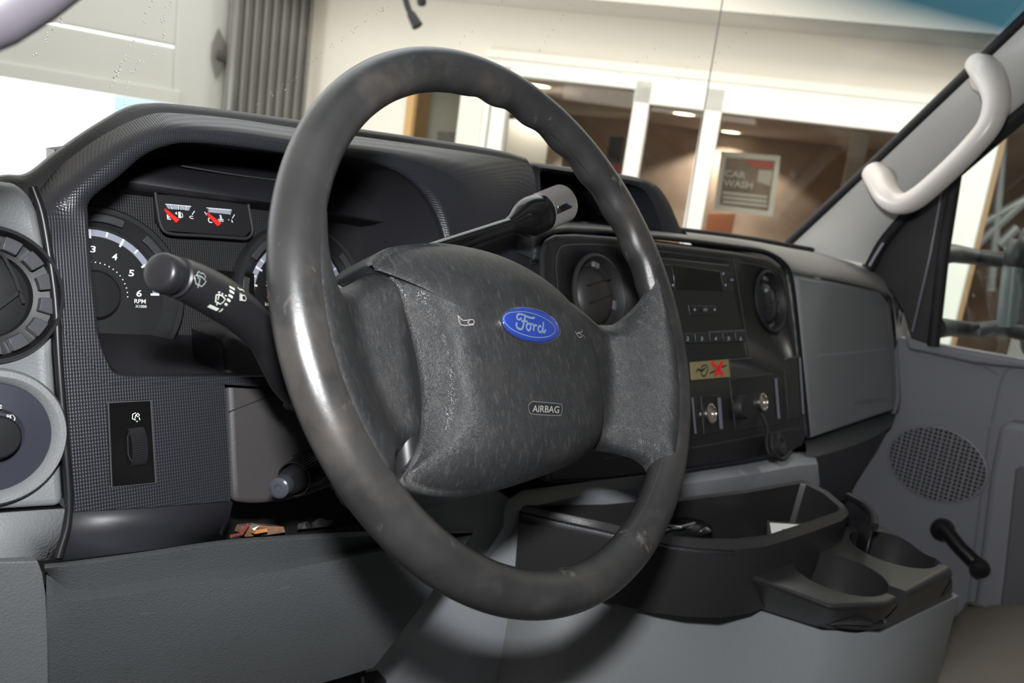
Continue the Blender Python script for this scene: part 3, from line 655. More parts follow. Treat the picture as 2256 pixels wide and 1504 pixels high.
# rear wall behind the centre panel down to the ledge
# ================================================================ RADIO
radio = thing('car_radio', 'black car radio with a dark display and a row of numbered buttons', 'radio', CP(1550, 680, .02))
rf = slabz('radio_face', CP, [(1440, 566), (1608, 584), (1645, 788), (1462, 803)], -.0025, .02, mat('radio_black', (.010, .011, .012), .35), radio, bevel=.0015)
slabz('display', CP, [(1481, 583), (1586, 597), (1594, 642), (1489, 637)], -.0035, .002, mat('display_glass', (.004, .0045, .003), .12), rf, bevel=.0006)
slabz('side_button', CP, [(1588, 598), (1606, 600), (1615, 642), (1596, 643)], -.004, .002, mat('button_black', (.014, .014, .016), .4), rf, bevel=.0006)
slabz('side_button', CP, [(1460, 582), (1478, 583), (1486, 637), (1468, 636)], -.004, .002, 'smooth', rf, bevel=.0006)
slabz('seek_button', CP, [(1517, 672), (1580, 674), (1582, 694), (1521, 696)], -.0035, .002, mat('button_black_b', (.014, .014, .016), .4), rf, bevel=.001)
mrp = on_plane(lambda a, b: CP(a, b, -.0055), N_C, .0005)
dpw = mat('pale_dots', (.45, .47, .55), .5)
for x, y in ((1530, 682), (1574, 682), (1593, 603), (1598, 628), (1482, 628)): fills('button_dot', [[(x-2.6, y), (x, y-3.2), (x+2.6, y), (x, y+3.2)]], mrp, dpw, rf)
ddm = mat('dim_dots', (.2, .2, .24), .5)
for q in ([(1549, 679), (1558, 679), (1558, 685), (1549, 685)], [(1608, 614), (1616, 614), (1616, 619), (1608, 619)]): fills('button_mark', [q], mrp, ddm, rf)
bx = [1500, 1530, 1562, 1591, 1619, 1643]
for i in range(5):
    x0, x1 = bx[i]+1, bx[i+1]-1; f_ = lambda x: (735-(x-1500)*.035, 757-(x-1500)*.03)
    pb = slabz('preset_button', CP, [(x0, f_(x0)[0]), (x1, f_(x1)[0]), (x1+2, f_(x1)[1]), (x0+3, f_(x0)[1])], -.005, .004, mat('preset_black', (.016, .017, .019), .35), rf, bevel=.0008)
    text('button_number', str(i+2), (x0+(x1-x0)*.38, 750), (5.5, 0), (.6, -8.5), on_plane(lambda a, b: CP(a, b, -.0056), N_C, .0004), dpw, pb, bold=.01)
strokes('button_glint', [[(1560, 731), (1642, 727)]], .0016, mrp, mat('edge_glint', (.09, .10, .11), .3), rf)  # glint along the button tops, painted as a lighter strip
strokes('radio_glint', [[(1516, 799), (1655, 788)]], .0014, mcp, mat('painted_glint_b', (.10, .10, .12), .3), rf)  # glint under the radio, also a painted strip
# brass warning sticker
stk = slabz('warning_sticker', CP, [(1521, 797), (1605, 791), (1609, 830), (1524, 837)], -.0012, .001, 'gold', None, bevel=0, smooth=False)
tag(stk, 'small brass sticker with a black scribbled emblem and a red cross, below the radio', 'sticker')
ZS = lambda L: z(L, 1500, 780, 6.0167)
mst = on_plane(lambda a, b: CP(a, b, -.0014), N_C, .0004)
strokes('emblem_print', ZS([[(195, 240), (230, 200), (290, 220), (270, 170), (320, 145), (350, 170), (350, 220), (320, 280), (290, 290), (265, 250), (300, 200), (330, 180)], [(220, 190), (260, 230)], [(380, 255), (440, 225), (520, 180), (600, 150)]]), .0018, mst, 'dull', stk, 4)
strokes('red_cross', ZS([[(405, 105), (480, 190), (560, 280)], [(550, 105), (500, 180), (445, 285)]]), .0068, on_plane(lambda a, b: CP(a, b, -.0016), N_C, .0006), 'red', stk)
# dangling socket cap
cap = thing('socket_cap', 'black rubber socket cap dangling on a thin strap below the chrome socket', 'cap', CP(1722, 980, -.02))
cp_ = cr([CP(1677, 910, -.006), CP(1686, 930, -.012), CP(1691, 946, -.014), CP(1688, 972, -.016), CP(1694, 998, -.02), CP(1712, 1010, -.024)], 6)
obj('strap', tube(cp_, .0022, 10), 'rubber', cap)
c = CP(1722, 980, -.02)
obj('cap_body', lathe(c, Vector((.25, -1, .5)), [(.011, -.012), (.017, -.008), (.018, .0), (.0165, .002), (.010, .002), (.0085, -.004), (.0001, -.004)], 32), 'rubber', cap)
obj('cap_ring', tube(cr([CP(1700, 958, -.026), CP(1702, 990, -.028), CP(1722, 1012, -.03), CP(1742, 995, -.028)], 5), .003, 10), 'rubber', cap)
# ================================================================ STORAGE BIN on top of the dash
BP = lambda x, y, o=0: hit(x, y, (0, 1, -.28), .635-.28*1.7+o)
bo = [(1172, 520), (1172, 400), (1172, 372), (1184, 362), (1240, 369), (1320, 379), (1376, 387), (1425, 397), (1452, 414), (1474, 446), (1490, 482), (1505, 519)]
bi = [(1196, 516), (1190, 400), (1190, 380), (1200, 377), (1240, 383), (1320, 394), (1370, 402), (1404, 410), (1424, 424), (1440, 452), (1452, 484), (1463, 517)]
A = [BP(x, y) for x, y in bo]; B = [BP(x, y) for x, y in bi]
binp = obj('storage_bin', loft([cr([p+Vector((0, .30, -.01)) for p in A], 4), cr([p+Vector((0, .012, .0015)) for p in A], 4), cr(A, 4), cr([a*.5+b*.5+Vector((0, -.003, 0)) for a, b in zip(A, B)], 4), cr(B, 4), cr([p+Vector((0, .006, 0)) for p in B], 4), cr([p+Vector((-.004, .13, -.004)) for p in B], 4)]), mat('bin_black', (.020, .021, .026), .5, 'grain', 900, .2), dash, angle=50)
binp['label'] = 'open hooded storage bin on top of the dash'
obj('bin_back', prism_bm([p+Vector((0, .128, 0)) for p in B], (0, .004, 0)), 'dull', binp)
obj('bin_floor', prism_bm([BP(1185, 498, .01), BP(1462, 505, .01), BP(1462, 505, .14), BP(1195, 498, .14)], (0, 0, -.006)), 'dull', binp)
prism('bin_reflection', [BP(1428, 420, .03), BP(1446, 496, .03), BP(1388, 494, .10), BP(1424, 425, .03)], (.003, .004, 0), mat('reflection_grey', (.035, .037, .045), .5), binp, smooth=False)  # lighter facet modelled in place of a triangular reflection inside the bin
# ================================================================ PASSENGER SIDE
xs_top = [(1500, 513), (1600, 524), (1680, 535), (1740, 546), (1820, 560), (1880, 574), (1930, 588), (1958, 602)]
back = [hit(x, y, (0, 1, 0), yy) for (x, y), yy in zip(xs_top, (.70, .70, .70, .69, .68, .66, .63, .60))]
fr = [GP(x, y, o) for (x, y), o in zip([(1520, 528), (1620, 541), (1700, 556), (1752, 578), (1830, 592), (1900, 606), (1950, 620), (1982, 640)], (.03, .03, .02, .012, .01, .01, .01, .02))]
fr2 = [GP(x, y, o) for (x, y), o in zip([(1520, 545), (1620, 557), (1700, 572), (1762, 600), (1840, 616), (1905, 630), (1950, 643), (1976, 662)], (.04, .04, .02, .0, .0, .0, .0, .01))]
obj('passenger_pad', loft([cr(r, 4) for r in ([p+Vector((.02, .22, -.02)) for p in back], [p+Vector((0, .02, .0)) for p in back], back, [a*.5+b*.5+Vector((0, 0, .006)) for a, b in zip(back, fr)], fr, [a*.4+b*.6+Vector((0, -.003, 0)) for a, b in zip(fr, fr2)], fr2, [p+Vector((0, .02, -.002)) for p in fr2])]), mat('pale_dash_pad', (.30, .29, .27), .5, 'grain', 700, .25), dash, angle=180)
obj('pad_seal', tube(cr([p+Vector((0, .004, .004)) for p in back], 4), .0045, 8), 'dull', dash)
gl = slabz('glove_panel', GP, [(1758, 607), (1850, 623), (1940, 642), (1960, 668), (1968, 720), (1975, 800), (1976, 870), (1970, 905), (1930, 918), (1860, 942), (1785, 968), (1782, 900), (1772, 760)], .0, .06, 'grey', dash, bevel=.006, seg=4)
gl['label'] = 'grey grained glove box panel'
mgp = on_plane(GP, N_G, .0008)
strokes('painted_crease', [[(1800, 783), (1880, 776), (1952, 768)]], .0018, mgp, 'grey_l', gl)  # highlight across the glove panel, painted as a pale line
strokes('panel_edge', [[(1942, 660), (1952, 700), (1962, 780), (1968, 860), (1966, 890)]], .003, mgp, mat('edge_grey', (.19, .195, .21), .45), gl, 4)
text('painted_emboss', 'AIRBAG', (1880, 892), (74, -8), (1, -11), mgp, mat('emboss_shade', (.15, .155, .16), .5), gl)  # shading of embossed letters, painted as flat darker grey
strokes('clip_mark', [[(1797, 918), (1815, 912)]], .003, mgp, mat('clip', (.18, .19, .2), .5), gl)
e0 = [GP(1952, 646, .0), GP(1968, 680, 0), GP(1976, 760, 0), GP(1982, 870, .0), GP(1972, 912, .0)]
e1 = [GP(1972, 640, .03), GP(1992, 680, .03), GP(2002, 760, .03), GP(2006, 850, .03), GP(1994, 902, .03)]
e2 = [p+Vector((.02, .25, 0)) for p in e1]
obj('dash_end', loft([cr(r, 5) for r in (e0, e1, e2)]), mat('end_grey', (.07, .072, .078), .5, 'grain', 700, .2), dash, angle=180)
vc2 = GP(1981, 680, .004); na = Vector((.15, -1, .1)).normalized()
v2 = obj('air_vent', lathe(vc2, na, [(.045, -.02), (.046, .002), (.042, .004), (.038, -.004), (.037, -.02)], 48, capends=False, ref=(0, 0, 1), squash=(1.1, .55)), 'smooth', dash); v2['label'] = 'right end vent by the passenger door'
obj('vent_ball', lathe(vc2-na*.016, na, [(.0375, 0), (.03, .008), (.0001, .012)], 40, ref=(0, 0, 1), squash=(1.1, .55)), 'gloss', v2)
l0 = pts(GP, [(1776, 978), (1800, 972), (1860, 948), (1930, 924), (1975, 912)], .012)
l1 = pts(GP, [(1776, 1004), (1800, 1005), (1870, 985), (1925, 962), (1962, 940)], -.004)
l2 = pts(GP, [(1786, 1058), (1800, 1052), (1860, 1030), (1905, 1000), (1950, 950)], .02)
l3 = pts(GP, [(1790, 1130), (1810, 1125), (1862, 1098), (1890, 1050), (1960, 960)], .06)
obj('lower_dash', loft([cr(r, 4) for r in ([p+Vector((0, .05, 0)) for p in l0], l0, l1, l2, l3, [p+Vector((0, .1, -.05)) for p in l3])]), mat('lower_dash_grey', (.055, .057, .06), .5, 'grain', 700, .3), dash, angle=60)
# inner body so the dash is not hollow
prism('dash_core', [Vector((.12, .78, 1.42)), Vector((1.70, .70, 1.42)), Vector((1.70, .71, 1.60)), Vector((.95, .84, 1.64)), Vector((.64, .90, 1.66)), Vector((.45, .90, 1.60)), Vector((.12, .88, 1.45))], (0, .18, 0), 'dull', dash)
# ================================================================ KNEE PANEL
X0 = [98, 160, 300, 480, 640, 791, 920, 1052]
TOP = [1243, 1236, 1218, 1192, 1180, 1172, 1167, 1164]
BT = [1262, 1300, 1284, 1258, 1236, 1209, 1190, 1172]
BB = [1308, 1323, 1306, 1277, 1252, 1223, 1202, 1180]
k0 = [KP(x, y-2, .03) for x, y in zip(X0, TOP)]
k1 = [KP(x, y, .004) for x, y in zip(X0, TOP)]
k1b = [KP(x, y+9, -.006) for x, y in zip(X0, TOP)]
k2 = [KP(x+(4 if i < 7 else -8), y, .012) for i, (x, y) in enumerate(zip(X0, BT))]
k3_ = [KP(x+(4 if i < 7 else -14), y, -.013) for i, (x, y) in enumerate(zip(X0, BB))]
XB = [104, 160, 300, 480, 640, 740, 850, 940]; YB = [1420, 1420, 1410, 1400, 1390, 1370, 1350, 1320]
k4 = [KP(x, y, .012) for x, y in zip(XB, YB)]
XC = [110, 170, 300, 450, 600, 712, 765, 824]; YC = [1640, 1620, 1590, 1560, 1530, 1503, 1488, 1469]
k5 = [KP(x, y, .052) for x, y in zip(XC, YC)]
knee = obj('knee_panel', loft([cr(r, 5) for r in (k0, k1, k1b, k2, k3_, k4, k5, [p+Vector((0, .05, -.01)) for p in k5])]), 'grey_d', dash, angle=22)
knee['label'] = 'grey grained knee panel with a raised band'
prism('left_kick_trim', pts(KP, [(-80, 1240), (84, 1236), (94, 1262), (102, 1312), (106, 1400), (110, 1640), (-80, 1640)], .004), (0, .06, 0), 'grey_d', dash, bevel=.001)
prism('knee_support', [Vector((.1, .66, 1.2)), Vector((.50, .62, 1.2)), Vector((.50, .64, 1.37)), Vector((.1, .68, 1.42))], (0, .25, 0), 'dull', dash)
sc1 = mat('scuff_white', (.2, .2, .21), .6)
strokes('scratch', [[(112, 1253), (122, 1251)], [(126, 1252), (166, 1257)], [(300, 1352), (340, 1349)], [(735, 1216), (742, 1212)], [(610, 1300), (640, 1290)]], .0007, on_mesh(knee, .0004), sc1, knee)
# grey ledge under the centre stack
g0_ = [CP(x, y, .05 + max(0, (1500-x)/390*.085)) for x, y in ((1150, 1080), (1330, 1056), (1510, 1034), (1640, 1012), (1740, 996), (1788, 996))]
g1_ = [CP(x, y, .02 + max(0, (1500-x)/390*.085)) for x, y in ((1120, 1100), (1320, 1066), (1510, 1046), (1650, 1026), (1745, 1006), (1797, 1008))]
g2_ = [CP(x, y, .008 + max(0, (1500-x)/390*.085)) for x, y in ((1110, 1130), (1310, 1086), (1505, 1066), (1660, 1044), (1745, 1028), (1802, 1022))]
g3_ = [CP(x, y, .022 + max(0, (1500-x)/390*.085)) for x, y in ((1110, 1160), (1300, 1120), (1500, 1104), (1660, 1082), (1750, 1066), (1806, 1068))]
obj('grey_ledge', loft([cr(r, 5) for r in (g0_, g1_, g2_, g3_, [p+Vector((0, .03, -.06)) for p in g3_])]), 'grey_l', dash, angle=60)
# ================================================================ ENGINE COVER
eng = thing('engine_cover', 'light grey moulded engine cover between the seats, under the black tray', 'engine cover', (.9, .45, 1.0))
q1 = PZ(1143, 1225, 1.335); q2 = PZ(1430, 1300, 1.322); q3 = PZ(1590, 1316, 1.305); q4 = PZ(1810, 1386, 1.305); q5 = PZ(1936, 1391, 1.305); q6 = PZ(2106, 1311, 1.305)
c1 = Vector((.60, .74, 1.42)); c2 = Vector((.68, .56, 1.43))
zb = .72
def dn(p, dx=0, dy=0): return Vector((p.x+dx, p.y+dy, zb))
obj('side_face', loft([[q1, q2.lerp(q1, .5), q2, q3, q4, q5, q6, q6+Vector((.1, .25, 0))], [dn(q1, .01, .02), dn(q2.lerp(q1, .5), .01, .01), dn(q2, .01, 0), dn(q3, -.01, 0), dn(q4, 0, .0), dn(q5, .01, 0), dn(q6, 0, 0), dn(q6, .1, .25)]]), 'grey', eng, solid=.004)
t0 = q1+Vector((-.001, .001, .058))
obj('front_face', loft([[Vector((.50, .98, 1.40)), c1, c2.lerp(c1, .5), t0], [Vector((.50, .98, 1.3)), Vector((.595, .75, 1.3)), Vector((.64, .65, 1.31)), q1+Vector((0, 0, -.012))], [Vector((.50, 1.0, zb)), Vector((.60, .76, zb)), Vector((.65, .66, zb)), dn(q1, .01, .02)]]), 'grey_l', eng, solid=.004)  # paler grey than the side face, painting in its stronger light
# ================================================================ CONSOLE TRAY
con = thing('console_tray', 'black plastic console tray with an open bin and two cup holders', 'console tray', (.9, .4, 1.31))
zt = 1.40
tout = [(1147, 1116), (1230, 1136), (1330, 1158), (1400, 1176), (1470, 1190), (1540, 1199), (1620, 1203), (1690, 1196), (1780, 1168), (1856, 1140), (1872, 1126), (1868, 1114), (1830, 1082), (1780, 1058), (1765, 1056), (1640, 1078), (1500, 1096), (1330, 1112), (1200, 1114)]
tin = [(1160, 1117), (1235, 1131), (1335, 1150), (1404, 1167), (1472, 1178), (1545, 1185), (1620, 1186), (1690, 1178), (1770, 1152), (1840, 1128), (1850, 1122), (1848, 1116), (1815, 1087), (1776, 1067), (1764, 1064), (1640, 1086), (1500, 1103), (1335, 1117), (1215, 1119)]
To = [PZ(x, y, zt) for x, y in tout]; Ti = [PZ(x, y, zt) for x, y in tin]
def low(L, zz, k=0):
    c = sum(L, Vector())/len(L); return [Vector((p.x+(c.x-p.x)*k, p.y+(c.y-p.y)*k, zz)) for p in L]
bot = low(To, 1.30)
tro = obj('bin_tray', loft([low(To, 1.315, .02), low(To, zt-.014, .0), [p+Vector((0, 0, -.004)) for p in To], [a*.5+b*.5+Vector((0, 0, .002)) for a, b in zip(To, Ti)], Ti, low(Ti, zt-.004, .005), low(Ti, 1.318, .06)], closed_u=True, cap1=True), mat('tray_black_plastic', (.024, .023, .024), .38, 'grain', 900, .2), con, angle=35)
tro['label'] = 'open bin with raised lip'
# side skirt of the bin on the driver side
sk0 = [To[i] for i in range(0, 7)]; skb = [q1, q1.lerp(q2, .33), q1.lerp(q2, .66), q2, q2.lerp(q3, .35), q2.lerp(q3, .7), q3]
obj('side_skirt', loft([[p+Vector((0, 0, -.005)) for p in sk0], [p.lerp(q, .25)+Vector((0, 0, -.002)) for p, q in zip(sk0, skb)], skb]), mat('skirt_black', (.022, .022, .025), .42, 'grain', 900, .25), con, solid=.004)
lipr = [PZ(x, y, 1.395) for x, y in ((1868, 1092), (1900, 1110), (1922, 1134), (1926, 1160))]
obj('outer_lip', tube(cr(lipr, 5), .005, 12), 'smooth', con)
obj('outer_wall', loft([cr(lipr, 5), [p+Vector((0, 0, -.08)) for p in cr(lipr, 5)]]), 'smooth', con, solid=.003)
bb = [q3, q4, q5, q6, q6+Vector((.02, .10, 0)), q3+Vector((.22, .06, 0))]
tt = [PZ(1600, 1248, 1.362), PZ(1832, 1340, 1.362), PZ(1962, 1332, 1.362), PZ(2106, 1252, 1.362)]
tt += [tt[3]+Vector((.02, .10, 0)), tt[0]+Vector((.22, .06, 0))]
tt[4] = PZ(1905, 1150, 1.362)+Vector((.03, 0, 0)); tt[5] = PZ(1690, 1195, 1.362)
bmc = bmesh.new(); va = [bmc.verts.new(p) for p in bb]; vb = [bmc.verts.new(p) for p in tt]
bmc.faces.new(va[::-1]); bmc.faces.new(vb)
for i in range(6): bmc.faces.new((va[i], va[(i+1) % 6], vb[(i+1) % 6], vb[i]))
bmesh.ops.recalc_face_normals(bmc, faces=bmc.faces)
bv = [e for e in bmc.edges if (e.verts[0].co.z > 1.34 and e.verts[1].co.z > 1.34) or abs(e.verts[0].co.z-e.verts[1].co.z) > .02]
bmesh.ops.bevel(bmc, geom=bv, offset=.010, segments=4, affect='EDGES', profile=.5)
cup = obj('cup_holder', bmc, mat('cup_black_plastic', (.026, .025, .025), .34, 'grain', 700, .25, spec=.55), con, angle=35)
tools = []
CU = [(PZ(1850, 1262, 1.362), .0525), (PZ(1968, 1208, 1.362), .0525)]
for c, r in CU:
    V, F = lathe(Vector((c.x, c.y, 1.318)), (0, 0, 1), [(r*.9, 0), (r, .03), (r, .06)], 56); tools.append(obj('t', (V, F), 'smooth'))
back_n = (q6-q5).cross(Vector((0, 0, 1))).normalized()
if back_n.y > 0: back_n = -back_n
for px, py, c in ((1975, 1304, CU[0][0]), (2092, 1240, CU[1][0])):
    p = PZ(px, py, 1.362); m_ = (p+c)/2; d = (p-c); d.z = 0
    tools.append(obj('t', box_bm(Vector((m_.x, m_.y, 1.367))+d.normalized()*.025, d.length+.03, .024, .096, X=d, Y=d.cross(Vector((0, 0, 1)))), 'smooth'))
try: cut(cup, tools)
except Exception as ex: print('cut failed', ex)
cup['label'] = 'block with two round cup wells, each with a notch'
for p in cup.data.polygons: p.use_smooth = True
cup.data.set_sharp_from_angle(angle=R_(35))
for c, r in CU:
    obj('cup_liner', lathe(Vector((c.x, c.y, 1.316)), (0, 0, 1), [(.0001, .001), (r*.86, .001), (r*.9, .004)], 48, capends=False), 'smooth', cup)
# things lying in the tray
card = prism('paper_card', [PZ(x, y, 1.372) for x, y in ((1696, 1151), (1762, 1155), (1748, 1172), (1700, 1178))], (0, 0, -.0008), 'paper', None, smooth=False)
tag(card, 'white paper card with a black mark lying in the console bin', 'card')
strokes('black_mark', [[(1722, 1171), (1729, 1166), (1735, 1168)]], .004, lambda a, b: (PZ(a, b, 1.3728), Vector((0, 0, 1))), 'dull', card)
prism('card_rest', [PZ(x, y, 1.371) for x, y in ((1690, 1146), (1770, 1152), (1760, 1190), (1690, 1190))], (0, 0, -.05), 'dull', con)
case = thing('glasses_case', 'small shiny black case lying in the console bin beside the wheel rim', 'case', PZ(1510, 1165, 1.37))
obj('case_body', lathe(PZ(1505, 1166, 1.372), (0, 0, 1), [(.0001, -.05), (.036, -.05), (.040, -.01), (.038, .002), (.03, .007), (.0001, .009)], 40, squash=(1.1, .6), ref=(1, -.3, 0)), 'gloss', case)
obj('case_hinge', tube([PZ(1462, 1158, 1.380), PZ(1500, 1160, 1.3835), PZ(1530, 1152, 1.380)], .0016, 8), 'lilac', case)
# scraps in the gap above the knee panel
shelf = prism('lower_shelf', [Vector((.20, .60, 1.425)), Vector((.50, .585, 1.405)), Vector((.50, .70, 1.405)), Vector((.20, .72, 1.425))], (0, 0, -.01), 'dull', dash)
def scrap(nm, L, y, zth, m, label, cat, rough=0):
    o = prism(nm, [PY(px, py, y+random.uniform(-.004, .004)) for px, py in L], (.002, .012, -.004), m, None, smooth=False); tag(o, label, cat); return o
scrap('cardboard_scrap', [(528, 1172), (534, 1158), (560, 1155), (590, 1156), (625, 1160), (628, 1172), (590, 1178), (540, 1182)], .585, .01, mat('brown_card', (.22, .12, .075), .8, var=.3, vs=90), 'torn brown cardboard scrap in the gap above the knee panel', 'scrap')
scrap('striped_wrapper', [(562, 1169), (588, 1163), (590, 1171), (562, 1176)], .575, .01, mat('striped', (.65, .30, .10), .5), 'small orange and yellow striped wrapper on the cardboard scrap', 'wrapper')
wr = scrap('foil_wrapper', [(556, 1164), (566, 1155), (571, 1158), (560, 1168)], .578, .01, mat('foil', (.8, .8, .82), .25, metal=.6), 'white shiny foil scrap on the cardboard scrap', 'wrapper')
o = obj('red_stick', tube([PY(509, 1181, .57), PY(532, 1176, .573), PY(546, 1155, .577)], .0015, 8), mat('dull_red', (.22, .05, .04), .5), None); tag(o, 'thin dull red plastic stick in the gap above the knee panel', 'stick')
random.seed(3)
cr_ = bmesh.new(); base = [PY(655+i*10, 1158-random.uniform(2, 14)-i*.5, .60+random.uniform(-.01, .01)) for i in range(9)]; b2 = [PY(655+i*10, 1166-i, .58) for i in range(9)]
V, F = loft([b2, [a*.5+b*.5+Vector((0, random.uniform(-.006, .006), random.uniform(-.003, .004))) for a, b in zip(base, b2)], base, [p+Vector((0, .015, -.01)) for p in base]])
o = obj('crumpled_wrapper', (V, F), mat('clear_foil', (.32, .31, .32), .15, metal=.5), None, smooth=False); tag(o, 'crumpled shiny clear wrapper in the gap beside the wheel rim', 'wrapper')
# pedal
ped = thing('brake_pedal', 'black rubber brake pedal with pale worn ribs at the bottom edge', 'pedal', PY(790, 1500, .66))
prism('pedal_pad', [PY(700, 1512, .66), PY(835, 1474, .66), PY(856, 1500, .66), PY(840, 1560, .66), PY(700, 1580, .66)], (0, .02, -.01), 'rubber', ped, bevel=.004)
strokes('pedal_rib', [[(798, 1491), (803, 1520)], [(806, 1478), (828, 1474)], [(735, 1502), (742, 1499)]], .0035, lambda a, b: (PY(a, b, .658), Vector((0, -1, 0))), mat('worn_rib', (.2, .2, .21), .5), ped)
# ================================================================ PASSENGER SEAT
seat = thing('passenger_seat', 'beige fabric passenger seat cushion at the lower right', 'seat', (1.42, -.05, .9))
sx0, sx1, sy0, sy1, sz = 1.175, 1.66, -.35, .285, 1.20
rows = []
n = 13
for j in range(n):
    v = j/(n-1); row = []
    for i in range(n):
        u = i/(n-1); x = sx0+(sx1-sx0)*u; y = sy1+(sy0-sy1)*v
        e = min(u, 1-u, v, 1-v)*2
        row.append(Vector((x, y, sz - .095*(1-min(1, e/.62))**2.2 + .012*math.sin(u*3.1)*math.sin(v*3.1))))
    rows.append(row)
def border(rows): return [rows[0][i] for i in range(n)] + [rows[j][n-1] for j in range(1, n)] + [rows[n-1][i] for i in range(n-2, -1, -1)] + [rows[j][0] for j in range(n-2, 0, -1)]
obj('seat_cushion', loft(rows), 'seatf', seat, sub=2)
bdr = border(rows); cen = Vector(((sx0+sx1)/2, (sy0+sy1)/2, 0))
def grow(L, k, dz): return [Vector((cen.x+(p.x-cen.x)*k, cen.y+(p.y-cen.y)*k, p.z+dz)) for p in L]
obj('cushion_side', loft([grow(bdr, .995, .0), grow(bdr, 1.02, -.02), grow(bdr, 1.035, -.06), grow(bdr, 1.03, -.12), grow(bdr, 1.0, -.17)], closed_u=True), 'seatf', seat, sub=1)
obj('piping', tube(cr(grow(bdr, 1.0, .001), 3, closed=True), .0032, 8), mat('seat_piping', (.10, .09, .08), .8), seat)
prism('seat_base', [Vector((1.22, .17, .97)), Vector((1.6, .17, .97)), Vector((1.6, -.3, .97)), Vector((1.22, -.3, .97))], (0, 0, -.28), 'dull', seat)
# ================================================================ PASSENGER DOOR
XD_ = 1.70
DX = lambda x, y, o=0: PX(x, y, XD_+o)
door = thing('passenger_door', 'lavender grey inner door panel with a speaker grille and window crank', 'van door', (1.70, .3, .9))
_zb = DX(2290, 800).z
prism('door_panel', pts(DX, [(1980, 742), (2060, 762), (2150, 776), (2290, 800)], .012) + [Vector((1.712, -.06, _zb)), Vector((1.712, -.06, .74)), Vector((1.712, .42, .74))] + pts(DX, [(1980, 1640), (1870, 1500), (1780, 1300), (1850, 1080), (1880, 935), (1940, 860)], .012), (.04, 0, 0), 'door', door, bevel=.004)
prism('door_rail', pts(DX, [(1990, 738), (2055, 758), (2150, 775), (2300, 802)], -.01) + [Vector((1.69, -.06, _zb)), Vector((1.69, -.06, _zb-.012))] + pts(DX, [(2300, 816), (2190, 806), (2140, 800), (2060, 782), (2000, 770)], -.01), (.05, 0, 0), 'door', door, bevel=.006)
strokes('painted_crease', [[(2135, 797), (2175, 812), (2200, 826)], [(2256, 800), (2210, 826), (2185, 930)], [(2180, 940), (2150, 1180), (2130, 1350)]], .004, lambda a, b: (DX(a, b, .0105), Vector((-1, 0, 0))), mat('crease_light', (.16, .16, .175), .45), door, 4)
ar = prism('armrest', pts(DX, [(2200, 940), (2225, 930), (2300, 940), (2420, 1500), (2120, 1500), (2150, 1290), (2178, 1050)], -.030), (.05, 0, 0), 'door', door, bevel=.012, seg=4)
prism('arm_pocket', pts(DX, [(2236, 1034), (2250, 1026), (2330, 1040), (2350, 1500), (2180, 1500), (2210, 1280)], -.034), (.02, 0, 0), mat('pocket_grey', (.11, .11, .12), .5), door, bevel=.004)
gc = DX(2062, 1022, .010); 
gr = obj('speaker_grille', lathe(gc, (-1, 0, 0), [(.092, -.004), (.091, .001), (.087, .002), (.085, -.001)], 56, capends=False, ref=(0, 1, 0), squash=(1.0, .80)), 'door', door); gr['label'] = 'round speaker grille with square mesh'
obj('speaker_well', lathe(gc, (-1, 0, 0), [(.088, .0004), (.0001, .0004)], 56, capends=False, ref=(0, 1, 0), squash=(1.0, .80)), 'dull', gr)
bmg = bmesh.new()
for i in range(-9, 10):
    t = i/10; w = math.sqrt(max(0, 1-t*t))
    box_bm(gc+Vector((-.0012, t*.087, 0)), .0016, .0024 if i % 2 else .0034, 2*w*.0695, bm=bmg)
for i in range(-8, 9):
    t = i/9; w = math.sqrt(max(0, 1-t*t))
    box_bm(gc+Vector((-.0013, 0, t*.0695)), .0016, 2*w*.087, .0022, bm=bmg)
obj('grille_mesh', bmg, 'door', gr, smooth=False)
# window crank
crk = thing('window_crank', 'black window crank handle on the passenger door', 'crank', DX(2080, 1162, .0))
ca, cb = DX(2080, 1164, -.012), DX(2158, 1248, -.03)
obj('crank_hub', lathe(DX(2080, 1164, .012), (-1, 0, 0), [(.020, 0), (.0215, .006), (.020, .020), (.016, .027), (.0001, .030)], 32), 'smooth', crk)
obj('crank_arm', tube([ca, ca.lerp(cb, .5)+Vector((-.006, 0, 0)), cb], [.014, .0125, .013], 20), 'smooth', crk)
obj('crank_knob', lathe(cb, Vector((-1, -.3, 0)), [(.014, -.010), (.017, 0), (.0175, .012), (.014, .020), (.0001, .022)], 32), 'smooth', crk)
# window frame and black sail panel of the door
prism('sail_panel', [PX(x, y, 1.69) for x, y in ((1912, 590), (1935, 520), (1985, 450), (2060, 392), (2110, 368), (2096, 430), (2060, 640), (2052, 762), (2006, 745), (1990, 690), (1960, 640))], (.03, 0, 0), mat('sail_black', (.018, .017, .019), .5), door, bevel=.003)
obj('window_channel', tube([PX(2056, 762, 1.685), PX(2078, 560, 1.685), PX(2106, 384, 1.685), PX(2180, 318, 1.675), PX(2290, 225, 1.66), Vector((1.62, .12, 2.27)), Vector((1.62, -.06, 2.30))], .011, 10), 'rubber', door)
obj('frame_line', tube([PX(2010, 730, 1.684), PX(2050, 560, 1.684), PX(2075, 420, 1.684)], .0018, 8), 'lilac', door)
